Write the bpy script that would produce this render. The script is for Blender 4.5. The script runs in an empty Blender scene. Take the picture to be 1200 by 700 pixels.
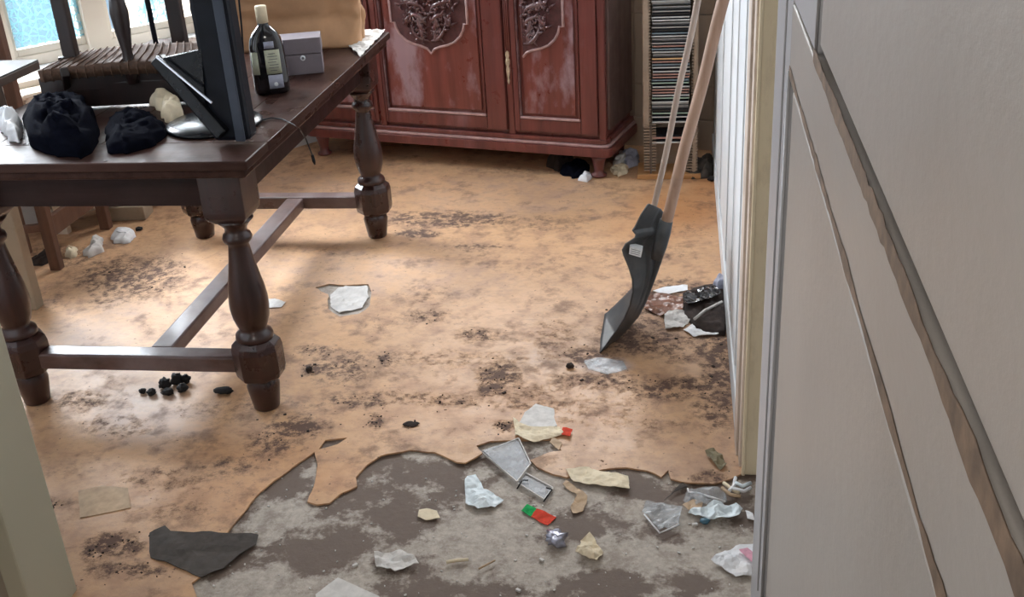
import bpy, math, random
import numpy as np
from mathutils import Vector, Matrix, geometry, noise
random.seed(4)
S = bpy.context.scene
COL = S.collection
PI = math.pi

# ------------------------------------------------------------------ camera
CAM = Vector((0, 0, 1.5545))
RX = Vector((0.98887, 0.13741, -0.05698)); UP = Vector((-0.00804, 0.43186, 0.90191)); FW = Vector((-0.14854, 0.89141, -0.42816))
FPX = 1280.5
cd = bpy.data.cameras.new('camera'); cam = bpy.data.objects.new('camera', cd); COL.objects.link(cam)
cd.sensor_width = 36; cd.lens = 36 * FPX / 1200; cd.clip_start = 0.02
m = Matrix((RX, UP, -FW)).transposed().to_4x4(); m.translation = CAM
cam.matrix_world = m
S.camera = cam
# ------------------------------------------------------------------ sky, lights, exposure
W = bpy.data.worlds.new('sky'); S.world = W; W.use_nodes = True
bg = W.node_tree.nodes['Background']; bg.inputs[0].default_value = (0.55, 0.78, 1.0, 1); bg.inputs[1].default_value = 0.65
S.view_settings.view_transform = 'Standard'; S.view_settings.look = 'None'; S.view_settings.gamma = 1.0
S.view_settings.exposure = 0.22

def area(name, loc, target, sx, sy, power, color):
    l = bpy.data.lights.new(name, 'AREA'); l.shape = 'RECTANGLE'; l.size = sx; l.size_y = sy; l.energy = power; l.color = color
    o = bpy.data.objects.new(name, l); COL.objects.link(o); o.location = loc
    o.rotation_euler = (Vector(target) - Vector(loc)).to_track_quat('-Z', 'Y').to_euler()
    return o
# window wall line: passes WA with direction WD (oblique bay wall)
WA = Vector((-2.80, 3.68)); WD = Vector((0.616, 0.788)).normalized(); WN = Vector((WD.y, -WD.x))   # WN points into the room
def WP(s, z, d=0.0):   # point on the window wall: s along, z up, d into the room
    p = WA + WD * s + WN * d
    return Vector((p.x, p.y, z))
area('window_daylight', WP(0.60, 2.40, -1.25), (-0.9, 3.5, 0.2), 2.2, 2.0, 980, (0.94, 0.97, 1.0))
area('back_window_daylight', (-0.75, 5.62, 2.30), (-0.45, 4.0, 0.0), 1.5, 1.3, 125, (1.0, 0.985, 0.96))
area('left_fill_light', (-4.15, 2.55, 1.75), (-2.2, 2.9, 0.9), 1.0, 1.3, 35, (0.86, 0.93, 1.0))  # added fill light, entering by an unseen window in the left wall
area('hall_fill_light', (-0.35, -0.5, 2.38), (-0.3, 0.6, 0.0), 0.5, 0.5, 13, (1.0, 0.96, 0.90))  # added soft fill from the hall ceiling; no lamp is seen there

# ------------------------------------------------------------------ geometry helpers
def V(x, y, z=0.0): return Vector((x, y, z))
def ray(px, py): return FW + RX * ((px - 600) / FPX) - UP * ((py - 350) / FPX)
def G(px, py, z=0.0):      # where a sight line of the survey photograph meets the level z
    d = ray(px, py); return CAM + d * ((z - CAM.z) / d.z)
def PY(px, py, y):
    d = ray(px, py); return CAM + d * (y / d.y)
def PLN(px, py, a, b):
    d = ray(px, py); n = Vector((-(b[1]-a[1]), b[0]-a[0])); dd = n.x*d.x + n.y*d.y
    return CAM + d * ((n.x*a[0] + n.y*a[1]) / dd)

class MB:
    def __init__(s): s.v = []; s.f = []; s.sm = []
    def add(s, vs, fs, smooth=False):
        b = len(s.v); s.v += [Vector(v) for v in vs]; s.f += [tuple(i + b for i in f) for f in fs]; s.sm += [smooth] * len(fs); return s
    def box(s, c, d, rz=0.0, M=None):
        hx, hy, hz = d[0]/2, d[1]/2, d[2]/2
        R = Matrix.Rotation(rz, 3, 'Z') if M is None else M
        vs = [Vector(c) + R @ Vector((x, y, z)) for x in (-hx, hx) for y in (-hy, hy) for z in (-hz, hz)]
        return s.add(vs, [(0,1,3,2),(4,6,7,5),(0,4,5,1),(2,3,7,6),(0,2,6,4),(1,5,7,3)])
    def bb(s, x0, x1, y0, y1, z0, z1): return s.box(((x0+x1)/2, (y0+y1)/2, (z0+z1)/2), (abs(x1-x0), abs(y1-y0), abs(z1-z0)))
    def beam(s, a, b, w, h, up=(0,0,1)):
        a, b = Vector(a), Vector(b); d = (b-a); L = d.length; d.normalize(); u = Vector(up); x = d.cross(u).normalized(); u = x.cross(d)
        M = Matrix((x, d, u)).transposed()
        return s.box((a+b)/2, (w, L, h), M=M)
    def lathe(s, prof, c=(0,0,0), seg=24, axis=None, rot=0.0, cap=True):
        c = Vector(c); M = Matrix.Identity(3) if axis is None else Vector(axis).normalized().to_track_quat('Z', 'Y').to_matrix()
        vs = []
        for r, z in prof:
            for k in range(seg):
                a = 2*PI*k/seg + rot; vs.append(c + M @ Vector((r*math.cos(a), r*math.sin(a), z)))
        fs = [(i*seg+k, i*seg+(k+1) % seg, (i+1)*seg+(k+1) % seg, (i+1)*seg+k) for i in range(len(prof)-1) for k in range(seg)]
        if cap: fs += [tuple(range(seg-1, -1, -1)), tuple((len(prof)-1)*seg+k for k in range(seg))]
        return s.add(vs, fs, seg > 8)
    def tube(s, pts, r, seg=8):
        pts = [Vector(p) for p in pts]; n = len(pts); vs = []; up = None
        for i, p in enumerate(pts):
            d = (pts[min(i+1, n-1)] - pts[max(i-1, 0)]).normalized()
            if up is None: up = d.orthogonal().normalized()
            up = (up - d * up.dot(d)).normalized(); x = d.cross(up)
            rr = r[i] if isinstance(r, (list, tuple)) else r
            for k in range(seg):
                a = 2*PI*k/seg; vs.append(p + (up*math.cos(a) + x*math.sin(a)) * rr)
        fs = [(i*seg+k, i*seg+(k+1) % seg, (i+1)*seg+(k+1) % seg, (i+1)*seg+k) for i in range(n-1) for k in range(seg)]
        fs += [tuple(range(seg-1, -1, -1)), tuple((n-1)*seg+k for k in range(seg))]
        return s.add(vs, fs, True)
    def prism(s, poly, z0, z1, M=None):
        n = len(poly); vs = [Vector((p[0], p[1], z0)) for p in poly] + [Vector((p[0], p[1], z1)) for p in poly]
        if M is not None: vs = [M @ v for v in vs]
        return s.add(vs, [tuple(range(n-1, -1, -1)), tuple(range(n, 2*n))] + [(i, (i+1) % n, n+(i+1) % n, n+i) for i in range(n)])
    def grid(s, fn, nu, nv, smooth=True, th=0.0):
        vs = [Vector(fn(i/nu, j/nv)) for i in range(nu+1) for j in range(nv+1)]
        fs = [(i*(nv+1)+j, (i+1)*(nv+1)+j, (i+1)*(nv+1)+j+1, i*(nv+1)+j+1) for i in range(nu) for j in range(nv)]
        return s.add(vs, fs, smooth)
def link(name, mb, mat, parent=None, bevel=0.0, solid=0.0, sub=0, recalc=True):
    me = bpy.data.meshes.new(name)
    if parent is not None:
        Mi = parent_world(parent).inverted(); vs = [Mi @ v for v in mb.v]; org = Vector((0,0,0))
    else:
        xs = [v.x for v in mb.v]; ys = [v.y for v in mb.v]; zs = [v.z for v in mb.v]
        org = Vector(((min(xs)+max(xs))/2, (min(ys)+max(ys))/2, min(zs))); vs = [v - org for v in mb.v]
    me.from_pydata([tuple(v) for v in vs], [], mb.f); me.update()
    if recalc:
        import bmesh
        b = bmesh.new(); b.from_mesh(me); bmesh.ops.recalc_face_normals(b, faces=b.faces); b.to_mesh(me); b.free()
    me.polygons.foreach_set('use_smooth', mb.sm)
    if mat: me.materials.append(mat)
    o = bpy.data.objects.new(name, me); COL.objects.link(o); o.location = org
    if parent is not None: o.parent = parent
    if solid:
        md = o.modifiers.new('thickness', 'SOLIDIFY'); md.thickness = solid; md.offset = 0
    if sub:
        md = o.modifiers.new('smooth', 'SUBSURF'); md.levels = sub; md.render_levels = sub
    if bevel:
        md = o.modifiers.new('bevel', 'BEVEL'); md.width = bevel; md.segments = 2; md.limit_method = 'ANGLE'; md.angle_limit = math.radians(35)
    return o
def parent_world(o):
    M = Matrix.Translation(o.location) @ o.rotation_euler.to_matrix().to_4x4()
    return parent_world(o.parent) @ M if o.parent else M
def tag(o, label, cat, group=None):
    o['label'] = label; o['category'] = cat
    if group: o['group'] = group
    return o
def thing(name, loc, label, cat, group=None, rz=0.0):
    o = bpy.data.objects.new(name, None); COL.objects.link(o); o.empty_display_size = 0.05
    o.location = loc; o.rotation_euler = (0, 0, rz)
    return tag(o, label, cat, group)
def struct(name, mb, mat, parent=None, **k):
    o = link(name, mb, mat, parent, **k)
    if parent is None: o['kind'] = 'structure'
    return o
def pip(poly, x, y):
    c = False; n = len(poly); j = n-1
    for i in range(n):
        xi, yi = poly[i]; xj, yj = poly[j]
        if (yi > y) != (yj > y) and x < (xj-xi)*(y-yi)/(yj-yi)+xi: c = not c
        j = i
    return c
def smoothpoly(poly, amp, step, seed=0, closed=True):
    """resample an outline and roughen it"""
    out = []; n = len(poly)
    for i in range(n if closed else n-1):
        a = Vector(poly[i]); b = Vector(poly[(i+1) % n]); L = (b-a).length; k = max(1, int(L/step))
        for q in range(k):
            p = a.lerp(b, q/k)
            if amp:
                w = noise.noise_vector(Vector((p.x*28+seed, p.y*28, seed*1.7)))*amp + noise.noise_vector(Vector((p.x*90+seed, p.y*90, 3)))*amp*0.4
                p = p + Vector((w.x, w.y))
            out.append((p.x, p.y))
    return out
def fill(poly, holes, step, bbox=None):
    """triangulated sheet inside poly, minus holes"""
    import numpy as np
    xs = [p[0] for p in poly]; ys = [p[1] for p in poly]
    vs = []; es = []
    for pl in [poly]+holes:
        b = len(vs); vs += [Vector(p) for p in pl]; es += [(b+i, b+(i+1) % len(pl)) for i in range(len(pl))]
    x = min(xs)+step/2
    while x < max(xs):
        y = min(ys)+step/2
        while y < max(ys):
            X = x+random.uniform(-.2, .2)*step; Y = y+random.uniform(-.2, .2)*step
            if pip(poly, X, Y) and not any(pip(h, X, Y) for h in holes): vs.append(Vector((X, Y)))
            y += step
        x += step
    r = geometry.delaunay_2d_cdt(vs, es, [], 0, 1e-6)
    V2, F = r[0], r[2]; out = []
    for f in F:
        c = (V2[f[0]]+V2[f[1]]+V2[f[2]])/3
        if pip(poly, c.x, c.y) and not any(pip(h, c.x, c.y) for h in holes): out.append(tuple(f))
    return [tuple(v) for v in V2], out
def slab(vs2, fs, zf, th):
    """solid sheet: top at zf(x,y), bottom th below; returns MB"""
    n = len(vs2); mb = MB()
    top = [(x, y, zf(x, y)) for x, y in vs2]; bot = [(x, y, z-th) for x, y, z in top]
    cnt = {}
    for f in fs:
        for a, b in ((f[0], f[1]), (f[1], f[2]), (f[2], f[0])): cnt[(a, b)] = 1
    side = [(a, n+a, n+b, b) for (a, b) in cnt if (b, a) not in cnt]
    mb.add(top+bot, list(fs)+[tuple(n+i for i in reversed(f)) for f in fs]+side, False)
    return mb

# ------------------------------------------------------------------ materials
def nmat(name):
    m = bpy.data.materials.new(name); m.use_nodes = True
    return m, m.node_tree.nodes, m.node_tree.links, m.node_tree.nodes['Principled BSDF']
def noise_n(N, L, scale, detail=6, rough=.6, vec=None, stretch=None, coord='Object'):
    tc = N.new('ShaderNodeTexCoord'); src = tc.outputs[coord]
    if stretch:
        mp = N.new('ShaderNodeMapping'); mp.inputs['Scale'].default_value = stretch; L.new(src, mp.inputs[0]); src = mp.outputs[0]
    n = N.new('ShaderNodeTexNoise'); n.inputs['Scale'].default_value = scale; n.inputs['Detail'].default_value = detail; n.inputs['Roughness'].default_value = rough
    L.new(src, n.inputs['Vector']); return n.outputs['Fac']
def ramp(N, L, fac, stops):
    r = N.new('ShaderNodeValToRGB'); e = r.color_ramp.elements
    while len(e) < len(stops): e.new(0.5)
    for i, (p, c) in enumerate(stops): e[i].position = p; e[i].color = (*c, 1) if len(c) == 3 else c
    L.new(fac, r.inputs[0]); return r.outputs[0]
def g1(v): return (v, v, v)
def mix(N, L, fac, a, b):
    x = N.new('ShaderNodeMix'); x.data_type = 'RGBA'
    for s, v in ((0, fac), (6, a), (7, b)):
        if isinstance(v, (int, float)): x.inputs[s].default_value = v
        elif isinstance(v, tuple): x.inputs[s].default_value = (*v, 1)
        else: L.new(v, x.inputs[s])
    return x.outputs[2]
def math_n(N, L, op, a, b, clamp=False):
    x = N.new('ShaderNodeMath'); x.operation = op; x.use_clamp = clamp
    for i, v in enumerate((a, b)):
        if isinstance(v, (int, float)): x.inputs[i].default_value = v
        else: L.new(v, x.inputs[i])
    return x.outputs[0]
def bump(N, L, B, h, strength, dist=0.002):
    b = N.new('ShaderNodeBump'); b.inputs['Strength'].default_value = strength; b.inputs['Distance'].default_value = dist
    L.new(h, b.inputs['Height']); L.new(b.outputs[0], B.inputs['Normal'])
def plain(name, c, rough=.6, var=.15, scale=20, metal=0.0, bmp=.2, coat=0.0, dust=None, dustamt=.4):
    m, N, L, B = nmat(name)
    n = noise_n(N, L, scale)
    col = ramp(N, L, n, [(.3, tuple(x*(1-var) for x in c)), (.7, tuple(min(1, x*(1+var)) for x in c))])
    if dust:
        n2 = noise_n(N, L, scale*.35, 8, .7); f = ramp(N, L, n2, [(.45, g1(0)), (.75, g1(dustamt))])
        col = mix(N, L, f, col, dust)
    L.new(col, B.inputs['Base Color']); B.inputs['Roughness'].default_value = rough; B.inputs['Metallic'].default_value = metal
    if coat: B.inputs['Coat Weight'].default_value = coat; B.inputs['Coat Roughness'].default_value = .12
    if bmp: bump(N, L, B, noise_n(N, L, scale*3), bmp, .001)
    return m
def wood(name, c1, c2, stretch=(1, 1, .06), scale=28, rough=.35, haze=None, hz=(.55, .72), hzamt=.6, coat=0.0, hscale=5, hstretch=None):
    m, N, L, B = nmat(name)
    n = noise_n(N, L, scale, 8, .65, stretch=stretch)
    col = ramp(N, L, n, [(.3, c1), (.7, c2)])
    rr = ramp(N, L, noise_n(N, L, 9, 6, .6), [(.3, g1(max(.05, rough-.1))), (.7, g1(min(1, rough+.15)))])
    if haze:
        n2 = noise_n(N, L, hscale, 8, .62, stretch=hstretch); f = ramp(N, L, n2, [(hz[0], g1(0)), (hz[1], g1(hzamt))])
        col = mix(N, L, f, col, haze); rr = math_n(N, L, 'ADD', rr, math_n(N, L, 'MULTIPLY', f, .3))
    L.new(col, B.inputs['Base Color']); L.new(rr, B.inputs['Roughness'])
    if coat: B.inputs['Coat Weight'].default_value = coat; B.inputs['Coat Roughness'].default_value = .15
    bump(N, L, B, n, .25, .0015)
    return m
def paint(name, c, dirt=(.25, .2, .15), amt=.5, rough=.55, scale=6, thr=(.55, .8), stretch=None, bmp=.25):
    m, N, L, B = nmat(name)
    n = noise_n(N, L, scale, 10, .68, stretch=stretch); f = ramp(N, L, n, [(thr[0], g1(0)), (thr[1], g1(amt))])
    v = ramp(N, L, noise_n(N, L, 2.5, 3), [(.3, tuple(x*.93 for x in c)), (.7, c)])
    L.new(mix(N, L, f, v, dirt), B.inputs['Base Color']); B.inputs['Roughness'].default_value = rough
    bump(N, L, B, noise_n(N, L, 60, 6, .6, stretch=stretch), bmp, .0015)
    return m
M = {}
M['sb'] = wood('sideboard_wood', (.095, .021, .019), (.20, .050, .040), rough=.34, haze=(.36, .24, .27), hz=(.56, .70), hzamt=.30, coat=.35, hscale=4, hstretch=(1, 1, .45))
M['sbp'] = wood('sideboard_panel_wood', (.12, .026, .021), (.23, .060, .044), rough=.32, haze=(.42, .30, .34), hz=(.50, .62), hzamt=.62, coat=.35, hscale=6, hstretch=(1, 1, .5))
M['sbside'] = wood('sideboard_side_wood', (.085, .050, .042), (.14, .085, .072), rough=.5, haze=(.2, .16, .15), hz=(.45, .8), hzamt=.35)
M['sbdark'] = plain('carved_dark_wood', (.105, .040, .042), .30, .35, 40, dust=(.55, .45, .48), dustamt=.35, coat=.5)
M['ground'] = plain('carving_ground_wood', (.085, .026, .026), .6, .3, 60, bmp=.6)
M['edge'] = plain('pale_moulding_edge', (.42, .26, .25), .35, .25, 30, coat=.3)  # paler tone for the raised mouldings and shield beads
M['tab'] = wood('table_dark_wood', (.030, .014, .011), (.070, .034, .026), stretch=(1, .06, 1), rough=.30, haze=(.13, .09, .075), hz=(.45, .75), hzamt=.35, hscale=5, hstretch=(1, .5, 1))
M['apr'] = wood('apron_dark_wood', (.018, .009, .008), (.042, .020, .017), stretch=(.06, 1, 1), rough=.4, haze=(.10, .07, .06), hz=(.5, .8), hzamt=.2)
M['tabx'] = wood('table_cross_wood', (.030, .014, .011), (.065, .032, .025), stretch=(.06, 1, 1), rough=.34, haze=(.13, .09, .075), hz=(.45, .75), hzamt=.35, hstretch=(.5, 1, 1))
M['leg'] = wood('turned_leg_wood', (.020, .008, .007), (.056, .020, .016), rough=.3, haze=(.2, .15, .13), hz=(.6, .85), hzamt=.25, coat=.25)
M['chairw'] = wood('black_brown_wood', (.010, .006, .006), (.026, .012, .011), rough=.4)
M['rail'] = wood('stretcher_wood', (.055, .026, .022), (.12, .062, .052), stretch=(.3, .3, 1), rough=.33, haze=(.26, .21, .21), hz=(.4, .7), hzamt=.5, coat=.2)
M['brown'] = wood('chair_brown_wood', (.08, .035, .022), (.15, .07, .042), rough=.45)
M['black'] = plain('black_plastic', (.006, .007, .010), .25, .3, 15, bmp=.05)
M['blackm'] = plain('black_matt_metal', (.008, .010, .016), .42, .3, 15, bmp=.05)
M['cloth'] = plain('black_cloth', (.0035, .004, .008), 1.0, .3, 60, bmp=.5); M['cloth'].node_tree.nodes['Principled BSDF'].inputs['Specular IOR Level'].default_value = .1
M['chrome'] = plain('chrome_metal', (.65, .68, .75), .18, .05, 15, metal=1, bmp=0)
M['rush'] = wood('woven_rush', (.045, .022, .013), (.12, .060, .034), stretch=(1, .15, 1), scale=120, rough=.8)
M['kraft'] = plain('kraft_paper', (.48, .27, .14), .7, .12, 12, bmp=.4)
M['greybox'] = plain('grey_cardboard', (.20, .17, .19), .6, .08, 20)
M['paper'] = plain('white_paper', (.86, .87, .90), .7, .1, 30, dust=(.45, .36, .28), dustamt=.5)
M['cream'] = plain('cream_paper', (.82, .70, .50), .7, .12, 30, dust=(.35, .25, .15), dustamt=.4)
M['greyp'] = plain('grey_paper', (.62, .59, .56), .6, .18, 30)
M['bluew'] = plain('blue_white_paper', (.76, .84, .88), .5, .12, 40)
M['tan'] = plain('tan_scrap', (.50, .35, .22), .7, .2, 30)
M['glassdark'] = plain('dark_bottle_glass', (.012, .010, .012), .08, .2, 10, bmp=0, coat=.5)
M['shovel'] = plain('grey_plastic', (.050, .054, .058), .40, .2, 25, bmp=.15, dust=(.2, .17, .15), dustamt=.4)
M['handle'] = wood('pale_wood_handle', (.27, .155, .10), (.42, .27, .19), rough=.5, haze=(.12, .07, .05), hz=(.6, .75), hzamt=.5)
M['handle2'] = wood('grey_wood_handle', (.30, .23, .19), (.50, .40, .33), rough=.5)
M['wallw'] = paint('white_wall_paint', (.72, .74, .76), (.35, .30, .25), .35, .5, 5)
M['wallc'] = paint('beige_wall_paint', (.44, .35, .27), (.22, .15, .10), .5, .7, 7)
M['ceil'] = paint('ceiling_paint', (.75, .74, .72), (.5, .45, .4), .3, .8, 3)
M['winw'] = paint('window_frame_paint', (.66, .60, .52), (.35, .28, .2), .4, .5, 8)
M['yellow'] = paint('yellow_gloss_paint', (.90, .77, .55), (.35, .24, .14), .4, .45, 14, thr=(.52, .7), stretch=(1, 1, .35))
M['greyp2'] = paint('casing_beige_paint', (.62, .52, .44), (.14, .09, .06), .7, .5, 14, thr=(.5, .7), stretch=(1, 1, .35))
M['doorp'] = paint('door_offwhite_paint', (.38, .345, .315), (.36, .30, .25), .35, .42, 5, thr=(.5, .8), stretch=(1, .5, 1), bmp=.55)
M['doorpw'] = paint('door_pale_paint', (.44, .435, .45), (.36, .32, .28), .3, .4, 6)
M['dirt'] = plain('brown_grime', (.17, .11, .07), .85, .4, 35, bmp=.4)
M['jamb'] = paint('greenish_cream_paint', (.50, .485, .375), (.16, .12, .08), .5, .5, 9, thr=(.6, .8))
M['jambd'] = paint('dull_cream_paint', (.34, .30, .24), (.12, .09, .06), .5, .55, 9)
M['rad'] = paint('radiator_enamel', (.80, .68, .54), (.25, .18, .12), .5, .45, 12)
M['cream2'] = paint('pale_painted_wood', (.36, .29, .21), (.18, .12, .08), .5, .6, 16)
M['dusty'] = plain('dusty_grey_board', (.085, .082, .078), .55, .2, 14)
M['darkbrd'] = plain('dark_board', (.05, .032, .024), .5, .3, 20)
M['racks'] = plain('rack_beige_wood', (.36, .27, .20), .6, .15, 20)
M['notch'] = plain('rack_dark_slot', (.10, .07, .055), .7, .2, 20)
M['orange'] = plain('orange_pine', (.55, .28, .11), .5, .15, 20)
M['soil'] = plain('dark_soil', (.035, .022, .018), .95, .5, 50, bmp=.8)
M['coal'] = plain('charcoal_black', (.012, .010, .010), .8, .4, 60, bmp=.6)
M['red'] = plain('red_plastic', (.66, .07, .04), .8, .2, 60)
M['green'] = plain('green_plastic', (.02, .36, .10), .8, .2, 60)
M['blue'] = plain('blue_plastic', (.05, .14, .2), .4, .2, 60)
M['pink'] = plain('pink_print', (.72, .35, .45), .6, .2, 60)
M['foil'] = plain('crumpled_foil', (.42, .42, .50), .3, .3, 60, metal=.7)
M['sheen'] = plain('painted_highlight', (.05, .062, .09), .35, .1, 20, bmp=.05)  # blue-grey highlight of the black column, put into a colour of its own
M['gold'] = plain('tarnished_brass', (.62, .52, .38), .35, .25, 60, metal=.5)
M['ltan'] = plain('label_paper', (.50, .51, .38), .6, .12, 60)
M['lgrey'] = plain('label_grey', (.36, .37, .46), .5, .1, 60)
M['sticker'] = plain('sticker_white', (.8, .82, .84), .5, .1, 90, bmp=0)
M['ink'] = plain('printed_ink', (.16, .16, .17), .6, .1, 60, bmp=0)
M['flap'] = plain('old_underlay', (.060, .048, .040), .85, .3, 30, dust=(.13, .12, .11), dustamt=.5)
def clear(name, col, a, rough=.1):
    m, N, L, B = nmat(name)
    N.remove(B); out = N['Material Output']
    t = N.new('ShaderNodeBsdfTransparent'); t.inputs[0].default_value = (.96, .98, 1, 1)
    g = N.new('ShaderNodeBsdfPrincipled'); g.inputs['Base Color'].default_value = (*col, 1); g.inputs['Roughness'].default_value = rough
    x = N.new('ShaderNodeMixShader'); 
    nn = noise_n(N, L, 30); L.new(ramp(N, L, nn, [(.3, g1(a*.6)), (.7, g1(min(1, a*1.4)))]), x.inputs[0])
    L.new(t.outputs[0], x.inputs[1]); L.new(g.outputs[0], x.inputs[2]); L.new(x.outputs[0], out.inputs[0]); return m
M['pane'] = clear('window_glass', (.8, .9, 1), .06, .03)
M['clear'] = clear('clear_plastic', (.72, .74, .76), .26, .3)
M['clearb'] = clear('clear_case_plastic', (.40, .41, .44), .36, .38)
def lace():
    m, N, L, B = nmat('lace_curtain'); N.remove(B); out = N['Material Output']
    tc = N.new('ShaderNodeTexCoord')
    w = N.new('ShaderNodeTexVoronoi'); w.feature = 'DISTANCE_TO_EDGE'; w.inputs['Scale'].default_value = 34; L.new(tc.outputs['Object'], w.inputs[0])
    f = ramp(N, L, w.outputs['Distance'], [(.04, g1(.95)), (.16, g1(.35))])
    t = N.new('ShaderNodeBsdfTransparent'); tr = N.new('ShaderNodeBsdfTranslucent'); tr.inputs[0].default_value = (.07, .145, .165, 1)
    d = N.new('ShaderNodeBsdfDiffuse'); d.inputs[0].default_value = (.14, .26, .29, 1)
    a = N.new('ShaderNodeMixShader'); a.inputs[0].default_value = .3; L.new(tr.outputs[0], a.inputs[1]); L.new(d.outputs[0], a.inputs[2])
    x = N.new('ShaderNodeMixShader'); L.new(f, x.inputs[0]); L.new(t.outputs[0], x.inputs[1]); L.new(a.outputs[0], x.inputs[2]); L.new(x.outputs[0], out.inputs[0])
    return m
M['lace'] = lace()

for k_, v_ in (('tab', .05), ('tabx', .05), ('dusty', .08), ('red', .1), ('green', .1), ('cloth', .02), ('apr', .14), ('black', .25), ('blackm', .16), ('sheen', .3)): M[k_].node_tree.nodes['Principled BSDF'].inputs['Specular IOR Level'].default_value = v_
for k_ in ('tab', 'tabx'): M[k_].node_tree.nodes['Principled BSDF'].inputs['Coat Weight'].default_value = .015
def lino_mat():
    m, N, L, B = nmat('orange_lino')
    big = noise_n(N, L, 2.2, 6, .6); fine = noise_n(N, L, 55, 8, .7); mid = noise_n(N, L, 11, 8, .65)
    col = ramp(N, L, big, [(.30, (.42, .245, .14)), (.50, (.60, .345, .18)), (.72, (.68, .40, .22))])
    col = mix(N, L, ramp(N, L, fine, [(.35, g1(0)), (.75, g1(.30))]), col, (.68, .45, .28))
    col = mix(N, L, ramp(N, L, mid, [(.46, g1(0)), (.70, g1(.62))]), col, (.34, .19, .125))
    col = mix(N, L, ramp(N, L, noise_n(N, L, 24, 10, .85, stretch=(1, 1.6, 1)), [(.50, g1(0)), (.68, g1(.55))]), col, (.26, .15, .105))
    # attribute masks: R dark soil, G pale dust and painted window glare, B orange tint
    at = N.new('ShaderNodeAttribute'); at.attribute_name = 'mask'; sp = N.new('ShaderNodeSeparateColor'); L.new(at.outputs['Color'], sp.inputs[0])
    col = mix(N, L, math_n(N, L, 'MULTIPLY', sp.outputs[2], .75), col, (.56, .24, .085))
    pale = ramp(N, L, math_n(N, L, 'MULTIPLY', sp.outputs[1], math_n(N, L, 'ADD', mid, .25)), [(.2, g1(0)), (.75, g1(.65))])
    col = mix(N, L, pale, col, (.68, .58, .55))
    blot = noise_n(N, L, 30, 10, .78)
    s = math_n(N, L, 'MULTIPLY', sp.outputs[0], math_n(N, L, 'ADD', math_n(N, L, 'MULTIPLY', math_n(N, L, 'SUBTRACT', blot, .5), 5.0), .62))
    d = ramp(N, L, s, [(.18, g1(0)), (.55, g1(.92))])
    sprk = ramp(N, L, noise_n(N, L, 75, 3, .5), [(.69, g1(0)), (.75, g1(.75))])
    smear = ramp(N, L, math_n(N, L, 'MULTIPLY', noise_n(N, L, 6, 8, .75), math_n(N, L, 'ADD', math_n(N, L, 'MULTIPLY', mid, .8), .6)), [(.53, g1(0)), (.66, g1(.5))])
    d = math_n(N, L, 'MAXIMUM', d, math_n(N, L, 'MAXIMUM', sprk, smear))
    col = mix(N, L, d, col, (.095, .052, .040))
    L.new(col, B.inputs['Base Color'])
    rr = ramp(N, L, mid, [(.3, g1(.42)), (.7, g1(.6))]); rr = mix(N, L, d, rr, (.85, .85, .85)); L.new(rr, B.inputs['Roughness'])
    h = math_n(N, L, 'ADD', math_n(N, L, 'MULTIPLY', d, .8), math_n(N, L, 'MULTIPLY', fine, .5)); bump(N, L, B, h, .5, .003)
    return m
def concrete_mat():
    m, N, L, B = nmat('bare_concrete')
    a = noise_n(N, L, 4, 10, .66); b = noise_n(N, L, 45, 8, .75); c = math_n(N, L, 'ADD', math_n(N, L, 'MULTIPLY', math_n(N, L, 'SUBTRACT', noise_n(N, L, 7, 10, .72), .5), 1.7), .47)
    col = ramp(N, L, b, [(.3, (.33, .28, .235)), (.7, (.60, .535, .465))])
    at = N.new('ShaderNodeAttribute'); at.attribute_name = 'mask'; sp = N.new('ShaderNodeSeparateColor'); L.new(at.outputs['Color'], sp.inputs[0])
    k = math_n(N, L, 'ADD', math_n(N, L, 'MULTIPLY', sp.outputs[0], .22), math_n(N, L, 'SUBTRACT', c, math_n(N, L, 'MULTIPLY', sp.outputs[1], .25)))
    dk = ramp(N, L, k, [(.455, g1(0)), (.585, g1(.9))])
    col = mix(N, L, dk, col, (.12, .078, .058))
    col = mix(N, L, ramp(N, L, noise_n(N, L, 16, 10, .8), [(.48, g1(0)), (.60, g1(.5))]), col, (.17, .12, .09))
    sp2 = ramp(N, L, noise_n(N, L, 120, 3, .5), [(.74, g1(0)), (.80, g1(.4))]); col = mix(N, L, sp2, col, (.48, .42, .36))
    L.new(col, B.inputs['Base Color']); B.inputs['Roughness'].default_value = .72
    bump(N, L, B, math_n(N, L, 'ADD', b, math_n(N, L, 'MULTIPLY', a, 2)), .6, .004)
    return m
def add_mask(o, blobs, extra=None):
    """blobs: (px,py,rx,ry,channel,strength) measured on the photograph -> ellipses of dirt, dust, tint and painted glare at their place on the floor"""
    me = o.data; n = len(me.vertices); co = np.zeros(n*3); me.vertices.foreach_get('co', co); co = co.reshape(-1, 3); co[:, 0] += o.location.x; co[:, 1] += o.location.y
    c = np.zeros((n, 4)); c[:, 3] = 1
    for px, py, rx, ry, ch, st in blobs:
        q = G(px, py); ax = (G(px+rx, py)-G(px-rx, py)).xy/2; ay = (G(px, py+ry)-G(px, py-ry)).xy/2
        Mx = np.linalg.inv(np.array([[ax.x, ay.x], [ax.y, ay.y]])); d = (co[:, :2]-np.array([q.x, q.y])) @ Mx.T
        r = np.sqrt((d**2).sum(1)); c[:, ch] = np.maximum(c[:, ch], st*np.clip(1.45-r, 0, 1)/1.0)
    c = np.clip(c, 0, 1)
    at = me.color_attributes.new('mask', 'FLOAT_COLOR', 'POINT'); at.data.foreach_set('color', c.ravel())

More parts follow.
